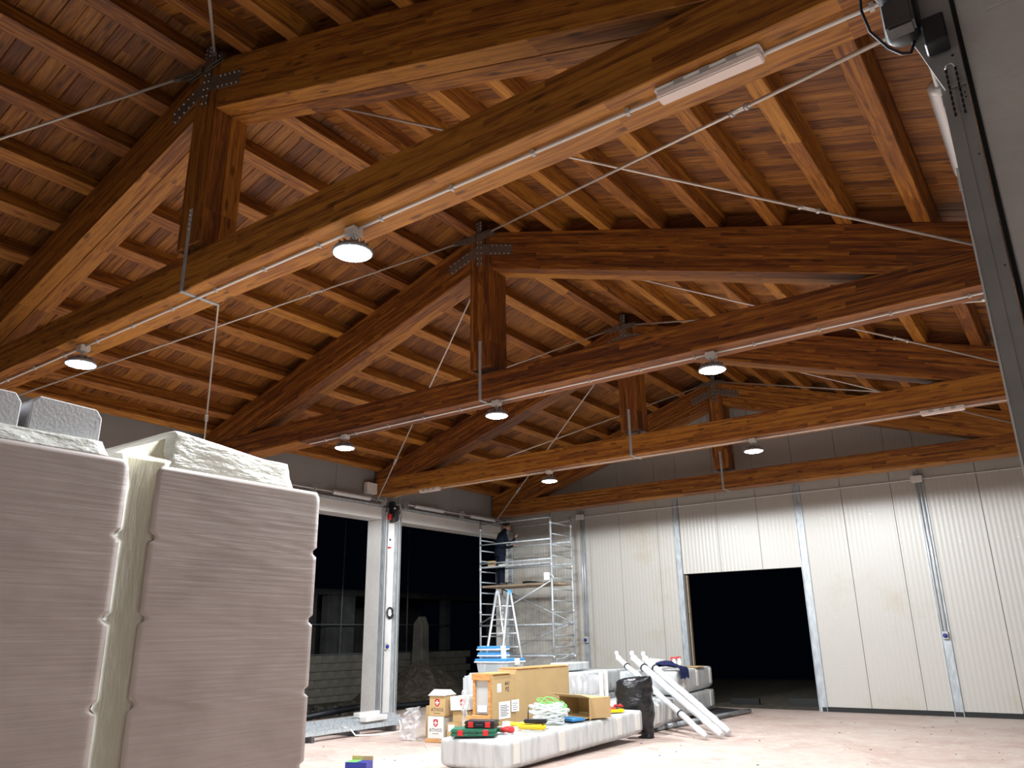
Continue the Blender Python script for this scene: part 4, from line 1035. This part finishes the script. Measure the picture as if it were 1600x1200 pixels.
for y, zz in ((SY0, (.35, 1.16, 1.86, 3.37, 3.84, 4.36)), (SY1, (.35, 1.16, 1.86, 3.3, 3.84, 4.36))):
    for z in zz:
        bm = NB(); tube(bm, [(SX0 - cx, y - cy - .03, z), (SX1 - cx, y - cy - .03, z)], .019, 8); obj('ledger', bm, 'galv', t)
for (z0, z1, y, fl) in ((1.9, 2.85, SY0, 0), (.4, 1.2, SY0, 1), (1.2, 1.9, SY1, 0), (1.9, 2.8, SY1, 1), (.4, 1.2, SY1, 0)):
    a, b = (SX0, SX1) if not fl else (SX1, SX0)
    bm = NB(); tube(bm, [(a - cx, y - cy - .05, z0), (b - cx, y - cy - .05, z1)], .017, 8); obj('brace', bm, 'galv', t)
for k in range(3):
    bm = NB(); y = SY0 - cy + .04 + k * .30; box(bm, SX0 - cx + .02, SX1 - cx - .02, y, y + .27, 2.78, 2.83); bevel(bm, .004); obj('platform_plank', bm, 'timber', t)
bm = NB(); box(bm, SX0 - cx + .02, SX1 - cx - .02, SY0 - cy + .0, SY0 - cy + .16, 3.26, 3.30); bevel(bm, .003); obj('work_shelf', bm, 'galv', t)
bm = NB(); box(bm, -.10, .10, -.05, .05, 0, .13); bevel(bm, .005); tag(obj('small_box', bm, 'cardboard', loc=(-12.28, SY0 + .09, 3.303)), 'small carton on the scaffold shelf in front of the worker', 'box')
bm = NB(); box(bm, -.10, .02, -.04, .04, 0, .03); box(bm, .03, .09, -.03, .03, 0, .055); bevel(bm, .004); tag(obj('hand_tool', bm, 'whitep', loc=(-11.95, SY0 + .09, 3.303)), 'pale hand tool beside the carton on the scaffold shelf', 'tool')
bm = NB(); tube(bm, [(-.25, 0, .03), (-.05, .02, .035), (.1, 0, .03), (.3, .03, .02)], [.04, .035, .025, .012], 8); tag(obj('tool_roll', bm, 'black', loc=(-11.25, 16.4, 2.838)), 'dark tool lying on the scaffold platform', 'tool')
t2 = thing('white_box', 'white box hooked on the right post of the scaffold', 'box', (SX1 - .02, SY0 - .12, 2.86)); bm = NB(); box(bm, -.10, .02, -.05, .05, 0, .18); bevel(bm, .006); obj('case', bm, 'whitep', t2); bm = NB(); tube(bm, [(.03, 0, .1), (.12, 0, .12), (.16, .0, .0)], .014, 6); obj('hook', bm, 'steel', t2)

# ------------------------------------------------------------------ the worker
def skin_mesh(name, verts, edges, rad, m, parent, sub=2, root=0):
    me = bpy.data.meshes.new(name); me.from_pydata(verts, edges, []); o = bpy.data.objects.new(name, me); COL.objects.link(o)
    sk = o.modifiers.new('skin', 'SKIN'); 
    for i, r in enumerate(rad):
        v = me.skin_vertices[0].data[i] if me.skin_vertices else None
        if v is None: break
        v.radius = r if isinstance(r, tuple) else (r, r); v.use_root = (i == root)
    sb = o.modifiers.new('sub', 'SUBSURF'); sb.levels = sub; sb.render_levels = sub
    bpy.context.view_layer.update()
    m2 = bpy.data.meshes.new_from_object(o.evaluated_get(bpy.context.evaluated_depsgraph_get())); bpy.data.objects.remove(o)
    for p in m2.polygons: p.use_smooth = True
    m2.materials.clear(); m2.materials.append(M[m])
    q = bpy.data.objects.new(name, m2); COL.objects.link(q); q.parent = parent; return q
# local frame: feet at z 0, the worker faces +x (right) and leans a little forward
pt = thing('person', 'worker in dark navy jacket and trousers standing on the scaffold, head bowed', 'person', (-12.28, 16.50, 2.833), math.radians(58))
vs = [(0, 0, .80), (.0, 0, .95), (.02, 0, 1.12), (.05, 0, 1.27), (.10, 0, 1.36), (.145, 0, 1.43), (.165, 0, 1.50),
      (.0, .10, .74), (.02, .10, .42), (-.01, .11, .06), (.15, .12, .035),
      (.0, -.10, .74), (.02, -.10, .42), (-.01, -.11, .06), (.15, -.12, .035),
      (.05, .19, 1.28), (.10, .24, 1.04), (.30, .17, .99), (.42, .13, 1.04),
      (.05, -.19, 1.28), (.12, -.23, 1.06), (.30, -.14, 1.12), (.38, -.10, 1.22)]
es = [(0, 1), (1, 2), (2, 3), (3, 4), (4, 5), (5, 6), (0, 7), (7, 8), (8, 9), (9, 10), (0, 11), (11, 12), (12, 13), (13, 14), (3, 15), (15, 16), (16, 17), (17, 18), (3, 19), (19, 20), (20, 21), (21, 22)]
rd = [(.15, .18), (.15, .18), (.16, .19), (.15, .19), .07, .055, .06, .088, .068, .05, .038, .088, .068, .05, .038, .07, .052, .04, .024, .07, .052, .04, .024]
skin_mesh('body', vs, es, rd, 'jacket', pt)
# head with face
bm = NB(); bmesh.ops.create_uvsphere(bm, u_segments=24, v_segments=18, radius=1.0)
for v in bm.verts:
    x, y, z = v.co; 
    v.co = Vector((x * .098, y * .076, z * .118))
    if z < -.3: v.co.x += .012 * (-z); v.co.y *= 1 + .25 * (z + .3)
    if x > .85 and abs(y) < .25 and -.35 < z < .15: v.co.x += .022 * (1 - abs(y) * 3)
for f in bm.faces: f.smooth = True
hd = obj('head', bm, 'skin', pt, loc=(.185, 0, 1.52), rot=(0, .45, 0))
bm = NB()
bmesh.ops.create_uvsphere(bm, u_segments=20, v_segments=14, radius=1.0)
for v in bm.verts:
    x, y, z = v.co; v.co = Vector((x * .104 - .012, y * .084, z * .110 + .020))
    if x > .25 and z < .45: v.co.x = min(v.co.x, .045); v.co.z = max(v.co.z, .03)
    if z < -.35: v.co.z = -.03; v.co.x = min(v.co.x, .0)
for f in bm.faces: f.smooth = True
obj('hair', bm, 'hair', hd)
for s in (-1, 1):
    bm = NB(); tube(bm, [(0, s * .070, -.02), (-.004, s * .090, .0), (0, s * .086, .025)], [.008, .014, .009], 8); obj('ear', bm, 'skin', hd)
    bm = NB(); bmesh.ops.create_icosphere(bm, subdivisions=1, radius=.009); bmesh.ops.translate(bm, verts=bm.verts, vec=(.09, s * .03, .005)); obj('eye', bm, 'black', hd)
bm = NB(); tube(bm, [(.094, -.022, -.055), (.100, 0, -.056), (.094, .022, -.055)], .004, 6); obj('mouth', bm, 'shield', hd)
def hand(base, d, up, name='hand'):
    base, d, up = Vector(base), Vector(d).normalized(), Vector(up).normalized(); s = d.cross(up).normalized()
    V = [base, base + d * .04, base + d * .08]; E = [(0, 1), (1, 2)]; Rr = [.022, .03, .026]
    for k, (o_, l) in enumerate(((-.027, .06), (-.009, .072), (.009, .068), (.027, .052))):
        i = len(V); a = base + d * .08 + s * o_
        V += [a, a + d * l * .5 - up * .008, a + d * l * .85 - up * .03]; E += [(2, i), (i, i + 1), (i + 1, i + 2)]; Rr += [.010, .0095, .008]
    i = len(V); V += [base + d * .035 + s * -.035, base + d * .065 + s * -.055 - up * .012]; E += [(1, i), (i, i + 1)]; Rr += [.012, .009]
    skin_mesh(name, [tuple(v) for v in V], E, Rr, 'skin', pt, sub=1)
hand((.42, .13, 1.04), (1, -.2, .15), (0, 0, 1)); hand((.38, -.10, 1.22), (.6, .1, .8), (-.6, 0, .8))
bm = NB(); lathe(bm, [(.165, 0), (.172, .02), (.168, .2), (.15, .22)], 20)
for v in bm.verts: v.co.x *= .86
obj('jacket_hem', bm, 'jacket', pt, loc=(0, 0, .74))
for s in (-1, 1):
    bm = NB(); prism(bm, [(-.07, 0), (.17, 0), (.18, .03), (.06, .08), (-.07, .085)], -.042, .042, 'y'); bevel(bm, .012, 2); obj('shoe', bm, 'black', pt, loc=(.0, s * .115, 0))
obj('trouser_leg', (lambda b: (lathe(b, [(.075, .09), (.078, .3), (.088, .55), (.10, .78)], 16), b)[1])(NB()), 'trousers', pt, loc=(.0, .105, 0))
obj('trouser_leg', (lambda b: (lathe(b, [(.075, .09), (.078, .3), (.088, .55), (.10, .78)], 16), b)[1])(NB()), 'trousers', pt, loc=(.0, -.105, 0))

# ------------------------------------------------------------------ outside, seen dimly through the left doorways
bm = NB(); g = {}
for i in range(41):
    for j in range(31):
        x, y = -13.56 - i * .9, 0 + j * 1.3; d = -13.56 - x
        g[i, j] = bm.verts.new((x, y, -.05 - min(.25, d * .08) + .06 * noise3(x * .8, y * .8, 0) * min(1, d)))
for i in range(40):
    for j in range(30):
        f = bm.faces.new((g[i, j], g[i + 1, j], g[i + 1, j + 1], g[i, j + 1])); f.smooth = True
o = struct('ground', bm, 'soil')
bm = NB(); box(bm, -12, 6, YW + .2, YW + 12, -.25, -.02); struct('ground_rear', bm, 'soil')
t = thing('block_wall', 'low grey block wall outside beyond the left doorways', 'wall', (-20.5, 14, -.35)); bmesh_block = None
bmB = NB(); box(bmB, 0, .2, 0, .49, 0, .235); bevel(bmB, .008); mb = mesh_of('block', bmB); mb.materials.append(M['blockm'])
for r in range(6):
    for c in range(22):
        o = bpy.data.objects.new('block', mb); COL.objects.link(o); o.parent = t; o.location = (random.uniform(-.008, .008), c * .5 + (r % 2) * .25, r * .245)
t = thing('unfinished_building', 'dark unfinished concrete building outside beyond the block wall', 'building', (-27, 27, -.3))
bm = NB(); box(bm, -6, 0, -9, 9, 3.75, 4.0); obj('floor_slab', bm, 'outwall', t)
bm = NB(); box(bm, -6, -5.7, -9, 9, 0, 3.7); obj('back_wall', bm, 'outwall', t)
for y in (-8.7, -4.2, -3.2, .6, 4.6, 8.5):
    bm = NB(); box(bm, -.45, -.05, y, y + (.4 if y not in (-3.2,) else 1.6), 0, 3.74); bevel(bm, .01); obj('column', bm, 'outwall', t)
for y in (-2.9, 1.2): 
    bm = NB(); tube(bm, [(.5, y, 0), (.5, y, 7)], .03, 6); obj('scaffold_pole', bm, 'galv', t)
for z in (1.3, 2.5): 
    bm = NB(); tube(bm, [(.5, -7, z), (.5, 6, z)], .025, 6); obj('scaffold_rail', bm, 'galv', t)
t = thing('concrete_post', 'rough concrete post standing outside behind the rubble heap', 'post', (-19.7, 21.7, -.3)); bm = NB(); prism(bm, [(-.3, 0), (.28, 0), (.2, 2.3), (.05, 2.65), (-.2, 2.4)], -.2, .2, 'y'); bevel(bm, .03); obj('post_body', bm, 'blockm', t)
def heap(name, loc, rx, ry, h, m, label, n=34, seed=1):
    bm = NB(); rings = []
    for i in range(n // 2):
        u = i / (n // 2 - 1); rings.append([bm.verts.new(((rx * u) * math.cos(a) * (1 + .15 * noise3(math.cos(a), math.sin(a), seed)), ry * u * math.sin(a), h * (1 - u) ** 1.1 + .14 * noise3(math.cos(a) * u * 7, math.sin(a) * u * 7, seed) + .06 * noise3(math.cos(a) * u * 25, math.sin(a) * u * 25, seed))) for a in [2 * math.pi * k / n for k in range(n)]])
    for p, q in zip(rings, rings[1:]):
        for k in range(n): bm.faces.new((p[k], p[(k + 1) % n], q[(k + 1) % n], q[k]))
    bm.faces.new(rings[0])
    return tag(obj(name, bm, m, loc=loc), label, 'heap')
heap('rubble_heap', (-17.3, 19.1, -.3), 2.2, 2.6, 1.25, 'rubble', 'dark heap of rubble outside the left doorway')
bm = NB(); random.seed(11)
for k in range(260):
    x, y = random.uniform(-18.5, -13.9), random.uniform(9, 20); s = random.uniform(.03, .10)
    vs = box(bm, -s, s, -s * .7, s * .7, -s * .5, s * .5, Matrix.Translation((x, y, -.22)) @ Matrix.Rotation(random.uniform(0, 3), 4, Vector((random.random(), random.random(), random.random() + .1))))
o = obj('gravel', bm, 'stone', kind='stuff'); tag(o, 'scattered stones on the ground outside the left doorways', 'gravel')
bm = NB(); tube(bm, [(-14.6, 11.9, -.05), (-14.4, 12.9, .05), (-14.5, 13.8, .08), (-14.3, 15.2, .02), (-14.4, 17.2, .0)], .07, 8); tag(obj('black_hose', bm, 'black'), 'thick black hose lying outside along the left doorways', 'hose')
for (x0, x1, z, lab) in ((-7.6, -6.9, .0, 'left'), (-6.2, -5.3, .04, 'right')):
    bm = NB(); box(bm, x0, x1, YW + 1.2, YW + 1.3, -.02, z + .12); tag(obj('dark_beam', bm, 'chain'), 'low dark beam on the ground beyond the far doorway, %s one' % lab, 'beam')

# small litter on the floor
random.seed(21); bm = NB()
for k in range(90):
    x, y = random.uniform(-10.5, -.8), random.uniform(8.2, 17.6); s = random.uniform(.005, .018)
    box(bm, -s, s, -s * .5, s * .5, .0005, .004 + s * .15, Matrix.Translation((x, y, 0)) @ Matrix.Rotation(random.uniform(0, 3.1), 4, 'Z'))
tag(obj('litter', bm, 'stone', kind='stuff'), 'small scraps scattered over the dusty concrete floor', 'litter')
